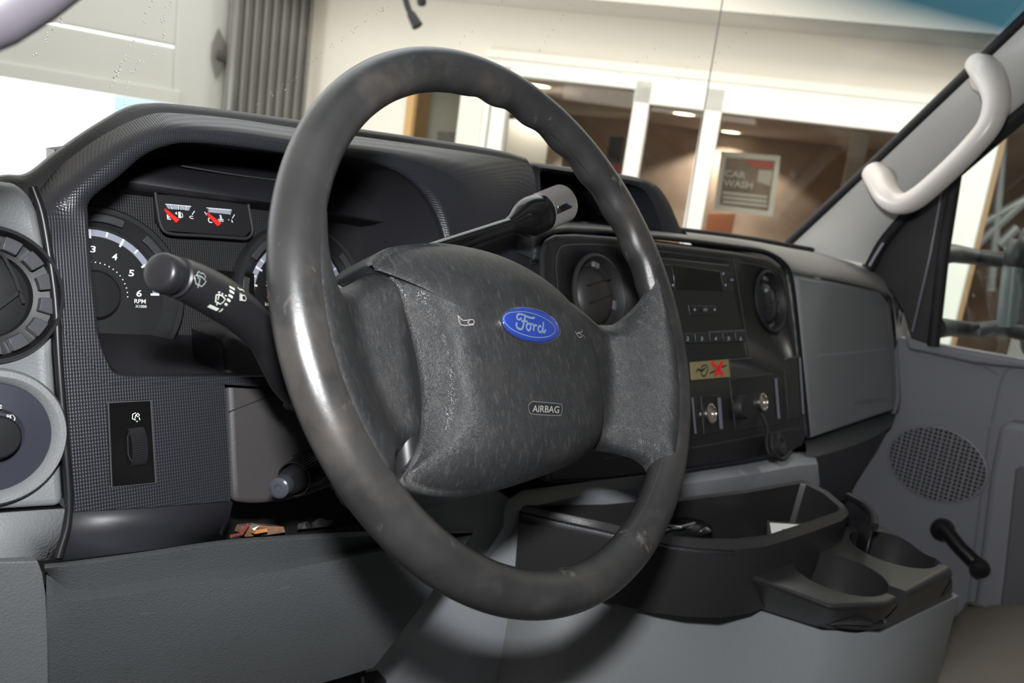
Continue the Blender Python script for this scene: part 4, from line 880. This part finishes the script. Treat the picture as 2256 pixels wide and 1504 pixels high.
# ================================================================ A PILLARS, WINDSCREEN, ROOF
pb = [PX(1742, 540, 1.585), PX(1800, 486, 1.58), PX(1960, 335, 1.56), PX(2110, 192, 1.54), PX(2300, 10, 1.51), PX(2420, -110, 1.49), Vector((1.47, .20, 2.34))]     # windscreen edge
pm = [PX(1790, 556, 1.60), PX(1890, 452, 1.595), PX(2030, 312, 1.578), PX(2160, 205, 1.56), PX(2300, 108, 1.535), PX(2420, -10, 1.51), Vector((1.50, .15, 2.34))]
pd = [PX(1905, 582, 1.665), PX(1945, 515, 1.665), PX(2060, 388, 1.655), PX(2160, 305, 1.645), PX(2300, 190, 1.63), PX(2430, 80, 1.61), Vector((1.60, .08, 2.34))]
pil = obj('trim_1', loft([cr(r, 5) for r in (pb, [a*.55+b*.45+Vector((-.004, 0, 0)) for a, b in zip(pb, pm)], pm, [a*.5+b*.5+Vector((-.010, -.006, 0)) for a, b in zip(pm, pd)], pd, [p+Vector((.02, .03, 0)) for p in pd])]), 'pillar', None, angle=50)
struct(pil)
sl = struct(obj('trim_2', tube(cr([p+Vector((-.006, .004, .003)) for p in pb], 5), .0085, 10), 'rubber', None))
sl2 = struct(obj('trim_3', tube(cr([PX(1908, 600, 1.68), PX(1950, 524, 1.68), PX(2064, 396, 1.67), PX(2160, 318, 1.66), PX(2300, 204, 1.645)], 5), .013, 10), 'rubber', None))
struct(obj('trim_4', tube(cr([PX(1915, 586, 1.64), PX(1930, 560, 1.645), PX(1946, 535, 1.65)], 4), .003, 8), 'lilac', None))
# grab handle
gh = thing('grab_handle', 'ivory plastic grab handle on the right windscreen pillar', 'grab handle', PX(1950, 400, 1.56))
hp = [PX(1925, 380, 1.555), PX(1940, 400, 1.535), PX(1958, 432, 1.51), PX(1985, 448, 1.495), PX(2020, 436, 1.488), PX(2080, 385, 1.48), PX(2140, 325, 1.475), PX(2180, 275, 1.475), PX(2195, 225, 1.48), PX(2188, 185, 1.49), PX(2170, 155, 1.505), PX(2150, 140, 1.53)]
hr = [.021, .0235, .0215, .0185, .0180, .0175, .0175, .018, .0195, .0215, .0225, .017]
obj('handle_bar', tube(cr(hp, 6), [r.x for r in cr([(r, 0, 0) for r in hr], 6)], 24), 'handle', gh)
for a_, b_ in ((PX(1935, 396, 1.54), (1.575, 0, 0)), (PX(2166, 172, 1.51), (1.555, 0, 0))):
    obj('handle_foot', lathe(a_, (1, .1, .1), [(.020, 0), (.022, .015), (.023, .035)], 24), 'handle', gh)
prism('screw_cover', [PX(x, y, 1.52) for x, y in ((1918, 378), (1942, 372), (1962, 412), (1936, 424))], (.012, 0, 0), 'handle', gh, bevel=.004)
prism('screw_cover', [PX(x, y, 1.495) for x, y in ((2136, 150), (2158, 138), (2176, 178), (2152, 188))], (.012, 0, 0), 'handle', gh, bevel=.004)
# left pillar trim in the top left corner
struct(obj('trim_5', tube([PY(-160, 80, .33), PY(-20, 20, .33), PY(60, -30, .33), PY(200, -130, .33)], [.012, .0125, .0125, .012], 20), mat('left_pillar_trim', (.075, .068, .078), .4), None))
# windscreen glass
def glass_mat(nm, tint=(1, 1, 1), band=None, g=.05):
    m = bpy.data.materials.new(nm); m.use_nodes = True; nt = m.node_tree; N = nt.nodes; L = nt.links; N.clear()
    o = N.new('ShaderNodeOutputMaterial'); t = N.new('ShaderNodeBsdfTransparent'); t.inputs[0].default_value = (*tint, 1)
    gl = N.new('ShaderNodeBsdfGlossy'); gl.inputs['Roughness'].default_value = .02; mx = N.new('ShaderNodeMixShader')
    lw = N.new('ShaderNodeFresnel'); lw.inputs[0].default_value = 1.3
    L.new(lw.outputs[0], mx.inputs[0]); L.new(t.outputs[0], mx.inputs[1]); L.new(gl.outputs[0], mx.inputs[2]); L.new(mx.outputs[0], o.inputs[0])
    if band:
        tc = N.new('ShaderNodeTexCoord'); sp = N.new('ShaderNodeSeparateXYZ'); L.new(tc.outputs['Object'], sp.inputs[0])
        mr = N.new('ShaderNodeMapRange'); mr.inputs[1].default_value = band[0]; mr.inputs[2].default_value = band[1]; L.new(sp.outputs['Z'], mr.inputs[0])
        mc_ = N.new('ShaderNodeMixRGB'); mc_.inputs[1].default_value = (*tint, 1); mc_.inputs[2].default_value = (*band[2], 1); L.new(mr.outputs[0], mc_.inputs[0]); L.new(mc_.outputs[0], t.inputs[0])
    return m
rows = []
for j in range(9):
    v = j/8; row = []
    for i in range(15):
        u = i/14; x = .06+1.55*u - (0 if u < .5 else .12*v*(u-.5)*2) + (.12*v*(.5-u)*2 if u < .5 else 0)
        bow = 1-((u-.5)*2)**2
        z_ = 1.66+.62*v
        y = .76+.20*bow - (.62*v)*.80
        row.append(Vector((x, y, z_)))
    rows.append(row)
ws = struct(obj('window_1', loft(rows), glass_mat('windscreen_glass', (.97, .985, .97), (2.015, 2.09, (.035, .11, .17))), None, angle=180))
WSM = on_mesh(ws, .0)
random.seed(11)
bmd = bmesh.new()
def drop(px, py, r):
    p, nn = WSM(px, py)
    mtx = Matrix.Translation(p) @ nn.to_track_quat('Z', 'Y').to_matrix().to_4x4() @ Matrix.Diagonal((r*random.uniform(.8, 1.5), r, r*.45, 1))
    bmesh.ops.create_icosphere(bmd, subdivisions=1, radius=1, matrix=mtx)
def trail(P, nn, r=.0009):
    P = cr([(x, y, 0) for x, y in P], 12)
    for k in range(nn):
        p = P[int(random.random()*(len(P)-1))]; drop(p.x+random.gauss(0, 3), p.y+random.gauss(0, 3), r*random.uniform(.45, 1.25))
for P, nn in (([(160, 0), (120, 60), (95, 100), (68, 130)], 22), ([(335, 0), (315, 50), (290, 100), (265, 150), (245, 190)], 30), ([(380, 0), (357, 40), (360, 85), (345, 115), (300, 150), (280, 190), (270, 240)], 40), ([(265, 130), (255, 170), (240, 205)], 14),
              ([(870, 0), (800, 50), (740, 95), (680, 140), (640, 180), (590, 215), (545, 245)], 60), ([(1110, 0), (1050, 60), (1000, 105), (960, 160), (930, 200)], 26), ([(1260, 10), (1210, 80), (1170, 150)], 18), ([(1470, 90), (1400, 140), (1300, 200), (1250, 250), (1180, 300)], 26), ([(1540, 120), (1480, 190), (1440, 290), (1420, 370)], 30), ([(1760, 0), (1660, 60), (1580, 130), (1560, 190)], 26), ([(1640, 200), (1580, 290), (1560, 380)], 8)):
    trail(P, nn)
drops = obj('water_droplets', bmd, glass_mat('water', (.93, .93, .93)), None); 
for nd_ in drops.data.materials[0].node_tree.nodes:
    if nd_.type == 'FRESNEL': nd_.inputs[0].default_value = 1.25
    if nd_.type == 'BSDF_GLOSSY': nd_.inputs['Roughness'].default_value = .15
tag(drops, 'trails of tiny water droplets running down the windscreen glass', 'water droplets', kind='stuff')
# van body shell
struct(obj('wall_kick', box_bm((1.74, .90, 1.15), .05, .62, .94), M['taupe'], None, smooth=False))
def boxs(nm, lo, hi, m, **k):
    c = [(a+b)/2 for a, b in zip(lo, hi)]; return obj(nm, box_bm(c, *[b-a for a, b in zip(lo, hi)]), m, None, smooth=False, **k)
hl = mat('headliner_fabric', (.35, .34, .32), .9)
struct(boxs('ceiling', (-.35, -1.6, 2.32), (1.95, .42, 2.38), hl))
struct(boxs('wall_back', (-.35, -1.66, .6), (1.95, -1.6, 2.38), hl))
struct(boxs('wall_left', (-.41, -1.6, .6), (-.35, .1, 2.38), mat('side_trim', (.2, .2, .21), .7)))
struct(boxs('floor', (-.35, -1.6, .62), (1.95, 1.3, .68), mat('floor_mat_rubber', (.02, .02, .022), .8)))
struct(boxs('wall_front', (.05, 1.12, .68), (1.9, 1.2, 1.62), mat('firewall', (.03, .03, .032), .8)))
struct(boxs('wall_right', (1.76, -1.6, .62), (1.80, -.02, 2.32), hl))
struct(boxs('wall_left_rear', (1.78, .75, .68), (1.82, 1.25, 1.64), mat('body_metal', (.3, .3, .3), .5)))
wo = prism('window_2', [PX(2058, 770, 1.70), PX(2110, 385, 1.70), PX(2300, 230, 1.70), PX(2700, 230, 1.70), PX(2700, 860, 1.70)], (.004, 0, 0), glass_mat('side_glass', (.9, .93, .92)), None, smooth=False)
struct(wo)
# ================================================================ OUTSIDE THE VAN: mirror, aerial, garage
MX = lambda x, y, o=0: PX(x, y, 1.93+o)
mir = thing('door_mirror', 'black tubular door mirror bracket with housing outside the side window', 'mirror', MX(2200, 640))
bk = mat('mirror_black', (.03, .033, .033), .45)
obj('upper_arm', tube([MX(2070, 560, -.12), MX(2100, 558, -.08), MX(2150, 566), MX(2225, 574), MX(2300, 580)], [.022, .019, .0165, .0165, .0165], 16), bk, mir)
obj('lower_arm', tube([MX(2062, 722, -.12), MX(2090, 722, -.08), MX(2150, 728), MX(2215, 722), MX(2300, 740)], [.022, .018, .017, .018, .02], 16), bk, mir)
obj('upright_tube', tube([MX(2238, 545), MX(2228, 640), MX(2220, 720)], .021, 16), mat('mirror_green_grey', (.16, .19, .19), .35), mir)
obj('elbow', lathe(MX(2240, 560), (0, 0, 1), [(.018, -.03), (.024, -.02), (.024, .02), (.016, .03)], 20), bk, mir)
prism('mirror_housing', [MX(2246, 500, .02), MX(2330, 480, .02), MX(2340, 800, .02), MX(2250, 790, .02)], (.08, .02, 0), bk, mir, bevel=.02)
ant = thing('radio_aerial', 'thin dark aerial rod standing outside the windscreen', 'aerial', hit(1500, 540, (0, 1, 0), 1.15))
obj('aerial_rod', tube([hit(1500, 560, (0, 1, 0), 1.15), hit(1545, 280, (0, 1, 0), 1.12), hit(1602, -60, (0, 1, 0), 1.09)], .0016, 8), mat('aerial_grey', (.10, .10, .10), .4), ant)
obj('aerial_foot', lathe(hit(1500, 560, (0, 1, 0), 1.15)-Vector((0, 0, .06)), (0, 0, 1), [(.012, 0), (.01, .03), (.004, .062)], 16), 'dull', ant)
boxs('cowl', (.1, 1.0, 1.45), (1.7, 1.9, 1.52), mat('bonnet_paint', (.6, .6, .6), .3))
tag(bpy.data.objects['cowl'], 'white van bonnet beyond the windscreen', 'bonnet')
bpy.data.objects['cowl'].name = 'bonnet'
# garage side wall with the window
WNn = Vector((.883, .469, 0)).normalized(); WD = 3.94; WT = Vector((-.469, .883, 0)).normalized()
GW = lambda x, y, o=0: hit(x, y, WNn, WD+o)
wallm = mat('cream_wall_paint', (.70, .655, .575), .8)
frm = mat('white_window_frame', (.72, .71, .66), .4)
def wq(nm, L, o, th, m, kind=True, **k):
    q = prism(nm, pts(GW, L, o), WNn*th, m, None, smooth=False, **k)
    if kind: struct(q)
    return q
def floorq(px, o=0):   # point at ground level straight below
    p = GW(px, 400, o); return Vector((p.x, p.y, 0))
def ww(nm, a, b, th, m, o=0): return struct(prism(nm, [a, b, Vector((b.x, b.y, 0)), Vector((a.x, a.y, 0))], WNn*th, m, None, smooth=False))
top_l, top_r = GW(660, -350), GW(2130, -200)
top_r.z = top_l.z = 3.6
wl_top = GW(1085, 160); zt_ = wl_top.z
P1 = GW(660, 270); P2 = GW(893, 330); P3 = GW(2118, 330)
def rect(nm, a, b, z0, z1, th, m, o=0):
    a = Vector((a.x, a.y, 0))+WNn*o; b = Vector((b.x, b.y, 0))+WNn*o
    return struct(prism(nm, [a+Vector((0, 0, z0)), b+Vector((0, 0, z0)), b+Vector((0, 0, z1)), a+Vector((0, 0, z1))], WNn*th, m, None, smooth=False))
zA = GW(1500, 190).z
rect('wall_side', P1-WT*-.05, P2, 0, 3.6, .2, wallm)
rect('wall_side_upper', P2, P3, zA, 3.6, .2, wallm)
rect('wall_side_lower', P2, P3, 0, .75, .2, wallm)
rect('wall_side_end', P3-WT*.0, GW(2160, 500), 0, 3.6, .2, mat('white_wall_paint', (.68, .70, .64), .7))
rect('wall_side_far', GW(2185, 500)-WT*.45, GW(2185, 500)-WT*8, 0, 3.6, .2, mat('far_wall_paint', (.30, .31, .30), .8), .9)
rect('trim_6', GW(2158, 500), GW(2168, 500), 0, 3.0, .22, mat('wood_trim', (.26, .16, .08), .6), -.01)
rect('trim_7', GW(889, 300), GW(905, 300), .75, zA, .22, mat('wood_post', (.50, .30, .12), .6), -.01)
# frames of the glazed partition
fo = -.03
def bar(nm, L): return wq(nm, L, fo, .08, frm, True)
fz = GW(1500, 190).z
def hbar(nm, a, b, z0, z1, o=fo, m=frm): return rect(nm, GW(a, 300), GW(b, 300), z0, z1, .08, m, o)
hbar('trim_8', 1050, 2118, zA-.035, zA+.03)
hbar('trim_9', 1050, 2118, zA+.035, zA+.075, -.015)
z2 = GW(1700, 245).z
hbar('trim_10', 1385, 2118, z2-.03, zA-.035)
for i, (a, b) in enumerate(((1055, 1068), (1072, 1104), (1378, 1412), (1532, 1572))):
    rect('trim_%d' % (11+i), GW(a, 350), GW(b, 350), .75, zA, .08, frm, fo)
struct(rect('window_3', P2, P3, .75, zA, .006, glass_mat('partition_glass', (.9, .9, .88)), .03))
# room behind the partition
rw = mat('tan_room_wall', (.44, .34, .27), .8, var=.25, vs=2.5); rc = mat('room_ceiling', (.42, .37, .33), .8)
rb = 3.4
rect('wall_office', P2+WT*.8, P3-WT*2.2, 0, 3.0, .1, rw, rb)
zc = zA+.10
a_ = Vector((P2.x, P2.y, zc))+WT*.8+WNn*.2; b_ = Vector((P3.x, P3.y, zc))-WT*2.2+WNn*.2
struct(prism('ceiling_office', [a_, b_, b_+WNn*3.3, a_+WNn*3.3], (0, 0, .05), rc, None, smooth=False))
struct(prism('floor_office', [Vector((p.x, p.y, 0)) for p in (a_, b_, b_+WNn*3.3, a_+WNn*3.3)], (0, 0, .01), rw, None, smooth=False))
for nm, q in (('wall_office_left', a_), ('wall_office_right', b_)):
    q = Vector((q.x, q.y, 0)); struct(prism(nm, [q, q+WNn*3.3, q+WNn*3.3+Vector((0, 0, 3)), q+Vector((0, 0, 3))], WT*.05, rc, None, smooth=False))
def dl(px, py, label):
    p = PZ(px, py, zc-.003)
    t = thing('recessed_downlight', label, 'ceiling light', p, 'downlights in the room behind the glass')
    obj('lamp_lens', lathe(p, (0, 0, -1), [(.075, -.004), (.075, .004), (.0001, .006)], 28), LAMP, t)
    obj('lamp_ring', lathe(p, (0, 0, -1), [(.076, -.002), (.105, .0), (.105, .004), (.078, .005)], 28, capends=False), frm, t)
    l = bpy.data.lights.new('downlight_bulb', 'SPOT'); l.energy = 50; l.color = (1, .9, .78); l.spot_size = R_(130); l.shadow_soft_size = .06
    lo = bpy.data.objects.new('downlight_bulb', l); COL.objects.link(lo); lo.location = p-Vector((0, 0, .03))
LAMP = mat('warm_lamp', (1.0, .88, .62), .5, emis=9)
dl(1187, 188, 'downlight nearest the wheel rim, above the left glass pane')
dl(1507, 250, 'downlight behind the narrow middle glass pane')
dl(1610, 290, 'downlight above the left corner of the car wash poster')
dl(1692, 322, 'downlight above the right corner of the car wash poster')
# poster hung behind the right pane
PO = lambda x, y, o=0: GW(x, y, .25+o)
pos = thing('wall_poster', 'white-framed poster reading CAR WASH hanging behind the right glass pane', 'poster', PO(1645, 400))
prism('poster_frame', pts(PO, [(1588, 333), (1720, 343), (1702, 477), (1573, 461)]), WNn*.02, frm, pos, smooth=False)
prism('poster_sheet', pts(PO, [(1600, 346), (1708, 354), (1692, 464), (1585, 450)], -.003), WNn*.01, mat('poster_brown', (.22, .16, .13), .6, var=.4, vs=9), pos, smooth=False)
mpo = on_plane(PO, -WNn, .006)
pw = mat('poster_print', (.62, .60, .56), .6)
text('poster_lettering', 'CAR', (1596, 388), (46, 5), (2, -14), mpo, pw, pos, bold=.02)
text('poster_lettering', 'WASH', (1593, 409), (64, 7), (2, -15), mpo, pw, pos, bold=.02)
fills('poster_patch', [[(1640, 352), (1706, 357), (1702, 372), (1660, 370)]], mpo, mat('poster_red', (.45, .10, .07), .6), pos)
fills('poster_patch', [[(1672, 374), (1702, 376), (1697, 410), (1668, 400)]], mpo, mat('poster_pale', (.5, .48, .42), .6), pos)
for y in (424, 434, 444): strokes('poster_line', [[(1592, y), (1690, y+10)]], .012, mpo, pw, pos)
# shapes inside the room
def room(nm, L, o, th, m, label, cat):
    P_ = pts(GW, L, o)
    if label and 'meter' not in nm: P_[2] = Vector((P_[1].x, P_[1].y, 0)); P_[3] = Vector((P_[0].x, P_[0].y, 0))
    q = prism(nm, P_, WNn*th, m, None, smooth=False); tag(q, label, cat); return q
struct(room('trim_15', [(1884, 288), (1918, 292), (1880, 470), (1846, 470)], 1.6, .15, mat('room_post', (.5, .47, .42), .7), '', '') )
del bpy.data.objects['trim_15']['label'], bpy.data.objects['trim_15']['category']
struct(prism('trim_18', [GW(1080, 176, 2.6), GW(1395, 196, 2.6), GW(1390, 250, 2.6), GW(1080, 232, 2.6)], WNn*.4, mat('lit_band_paint', (.6, .62, .58), .8), None, smooth=False))  # pale slab painted as the bright lit band in the left pane
struct(prism('trim_19', [GW(906, 190, .3), GW(1046, 200, .3), GW(1046, 400, .3), GW(900, 400, .3)], WNn*.05, mat('pale_partition', (.50, .52, .48), .8), None, smooth=False))
rect('trim_20', GW(1003, 350), GW(1054, 350), .75, zA, .08, wallm, fo)
room('dark_cabinet', [(1344, 300), (1376, 302), (1368, 440), (1334, 440)], 1.2, .3, mat('dark_cab', (.02, .02, .022), .6), 'tall dark cabinet behind the left glass pane', 'cabinet')
room('red_machine', [(1342, 358), (1372, 362), (1362, 460), (1332, 460)], 1.0, .15, mat('machine_red', (.28, .02, .02), .5), 'dark red box in front of the tall dark cabinet', 'box')
room('white_machine', [(1120, 262), (1214, 268), (1212, 480), (1112, 480)], 1.5, .5, mat('machine_white', (.74, .74, .70), .6), 'large white unit behind the left glass pane', 'machine')
room('wall_meter', [(964, 289), (1010, 292), (1008, 325), (962, 322)], .1, .12, mat('meter_grey', (.16, .15, .14), .5), 'grey meter box seen through the top of the wheel', 'meter')
room('orange_bin', [(1560, 470), (1620, 470), (1600, 560), (1540, 560)], 2.4, .3, mat('bin_orange', (.45, .16, .07), .6), 'orange brown bin low behind the poster', 'bin')
# sectional door and its post
DNn = Vector((.24, .97, 0)).normalized(); DD = 4.43
GD = lambda x, y, o=0: hit(x, y, DNn, DD+o)
dm_ = mat('white_door_panel', (.62, .62, .58), .6)
DTT = Vector((.97, -.24, 0)).normalized()
def dz(x, y): return GD(x, y).z
dl_, dr_ = GD(-500, 100), GD(497, 100)
def drect(nm, a, b, z0a, z0b, z1a, z1b, th, m, o=0, parent=None):
    a = Vector((a.x, a.y, 0))+DNn*o; b = Vector((b.x, b.y, 0))+DNn*o
    return prism(nm, [a+Vector((0, 0, z0a)), b+Vector((0, 0, z0b)), b+Vector((0, 0, z1b)), a+Vector((0, 0, z1a))], DNn*th, m, parent, smooth=False, bevel=.008)
zb1 = GD(200, 192).z; zs1 = GD(250, 76).z
gd_ = struct(bpy.data.objects.new('door_1', None)); COL.objects.link(gd_); bpy.context.view_layer.update()
for i in range(4):
    z0 = zb1 + (zs1-zb1)*i
    drect('door_section', dl_, GD(405, 150), z0+.006, z0+.006, z0+(zs1-zb1)-.006, z0+(zs1-zb1)-.006, .05, dm_, .02, gd_)
drect('door_rail', dl_, GD(400, 150), zb1-.02, zb1-.02, zb1+.05, zb1+.05, .03, dm_, -.02, gd_)
drect('door_rail', GD(385, 150), GD(497, 150), 0, 0, 3.6, 3.6, .05, dm_, .0, gd_)
struct(drect('wall_gate', GD(497, 150), GD(505, 150), 0, 0, 3.6, 3.6, .2, wallm, 0))
# hinge bracket
hbk = thing('door_hinge_bracket', 'grey metal hinge bracket on the white sectional door', 'bracket', GD(485, 130))
gm = mat('galvanised_metal', (.22, .21, .19), .5, metal=.4)
prism('bracket_plate', pts(GD, [(482, 62), (500, 100), (500, 140), (478, 172), (468, 130), (470, 95)], -.03), DNn*.02, gm, hbk, smooth=False)
obj('roller_stem', tube([GD(480, 118, -.05), GD(528, 133, -.07)], .022, 12), mat('dark_metal', (.07, .06, .055), .6), hbk)
obj('roller', lathe(GD(522, 132, -.07), DTT, [(.03, -.02), (.05, -.015), (.05, .015), (.03, .02)], 20), mat('roller_dark', (.09, .08, .07), .6), hbk)
# ribbed steel post between the door and the wall
cpost = mat('ribbed_steel', (.20, .195, .175), .6, var=.15, vs=4)
x0p, x1p = GD(500, 150, -.12), GW(676, 200, -.02)
a = Vector((x0p.x, x0p.y, 0)); b = Vector((x1p.x, x1p.y, 0)); dirp = (b-a); Lp = dirp.length; dirp.normalize(); npn = Vector((dirp.y, -dirp.x, 0)); npn = npn if npn.y < 0 else -npn
prof = []
K = 9
for i in range(K*4+1):
    t = i/(K*4); w = [0, .0, 1, 1][i % 4]; prof.append(a+dirp*Lp*t+npn*.035*w)
struct(obj('trim_16', loft([prof, [p+Vector((0, 0, 3.6)) for p in prof]]), cpost, None, smooth=False, solid=.01))
struct(boxs('ceiling_garage', (-3.6, -5.1, 3.7), (.6, 3.6, 3.8), wallm))
struct(boxs('ceiling_garage_back', (.6, -5.1, 3.7), (9, 1.2, 3.8), wallm))
zs = GW(1600, 58).z
a = Vector((P1.x, P1.y, zs))+WT*.3; b = Vector((P3.x, P3.y, zs))-WT*1.0
struct(prism('trim_17', [a, b, b-WNn*.3, a-WNn*.3], (0, 0, .5), mat('soffit_paint', (.55, .52, .46), .8), None, smooth=False))
struct(boxs('floor_garage', (-6, -6, -.05), (12, 4.2, 0), mat('concrete_floor', (.28, .27, .25), .7, var=.1, vs=2)))
struct(boxs('wall_garage_left', (-3.6, -5, 0), (-3.5, 4.6, 3.6), mat('garage_left_paint', (.4, .39, .37), .8)))
struct(boxs('wall_garage_back', (-3.6, -5.1, 0), (9, -5, 3.6), mat('garage_back_paint', (.4, .39, .37), .8)))
# hanging cable end
cab = thing('hanging_cable', 'black cable end with a plug hanging in front of the cream wall', 'cable', GW(905, 20, -.6))
obj('cable', tube(cr([GW(885, -60, -.6), GW(892, -10, -.6), GW(900, 20, -.6), GW(912, 45, -.6)], 5), .013, 8), 'rubber', cab)
obj('plug', tube([GW(905, 30, -.6), GW(920, 58, -.6)], [.018, .024], 12), 'rubber', cab)
obj('cable_clip', lathe(GW(929, 4, -.3), (0, -1, 0), [(.02, -.01), (.02, .01), (.0001, .012)], 12), 'rubber', cab)
# pale building outside the open door
_bp = PY(344, 215, 12)
ob = obj('outdoor_building', box_bm(Vector((_bp.x+.15, 12, (_bp.z+.4-.01)/2)), .85, 1.5, _bp.z+.4+.01), mat('pale_blue_wall', (.42, .55, .72), .8), None, smooth=False)
tag(ob, 'pale blue building seen through the open sectional door', 'building')
sg = struct(boxs('ground_outside', (-10, 4.2, -.06), (14, 30, -.01), mat('snow_ground', (.8, .8, .82), .8)))
# metal rack seen through the side window
rk = thing('metal_rack', 'grey metal tubes of a rack seen through the side window', 'rack', GW(2230, 400, .3))
mm = mat('rack_metal', (.25, .27, .27), .35, metal=.6)
for A_, B_ in (((2130, 560), (2300, 400)), ((2210, 300), (2180, 640)), ((2150, 500), (2256, 440)), ((2240, 500), (2200, 540))):
    obj('rack_tube', tube([GW(*A_, .3), GW(*B_, .3)], .022, 10), mm, rk)
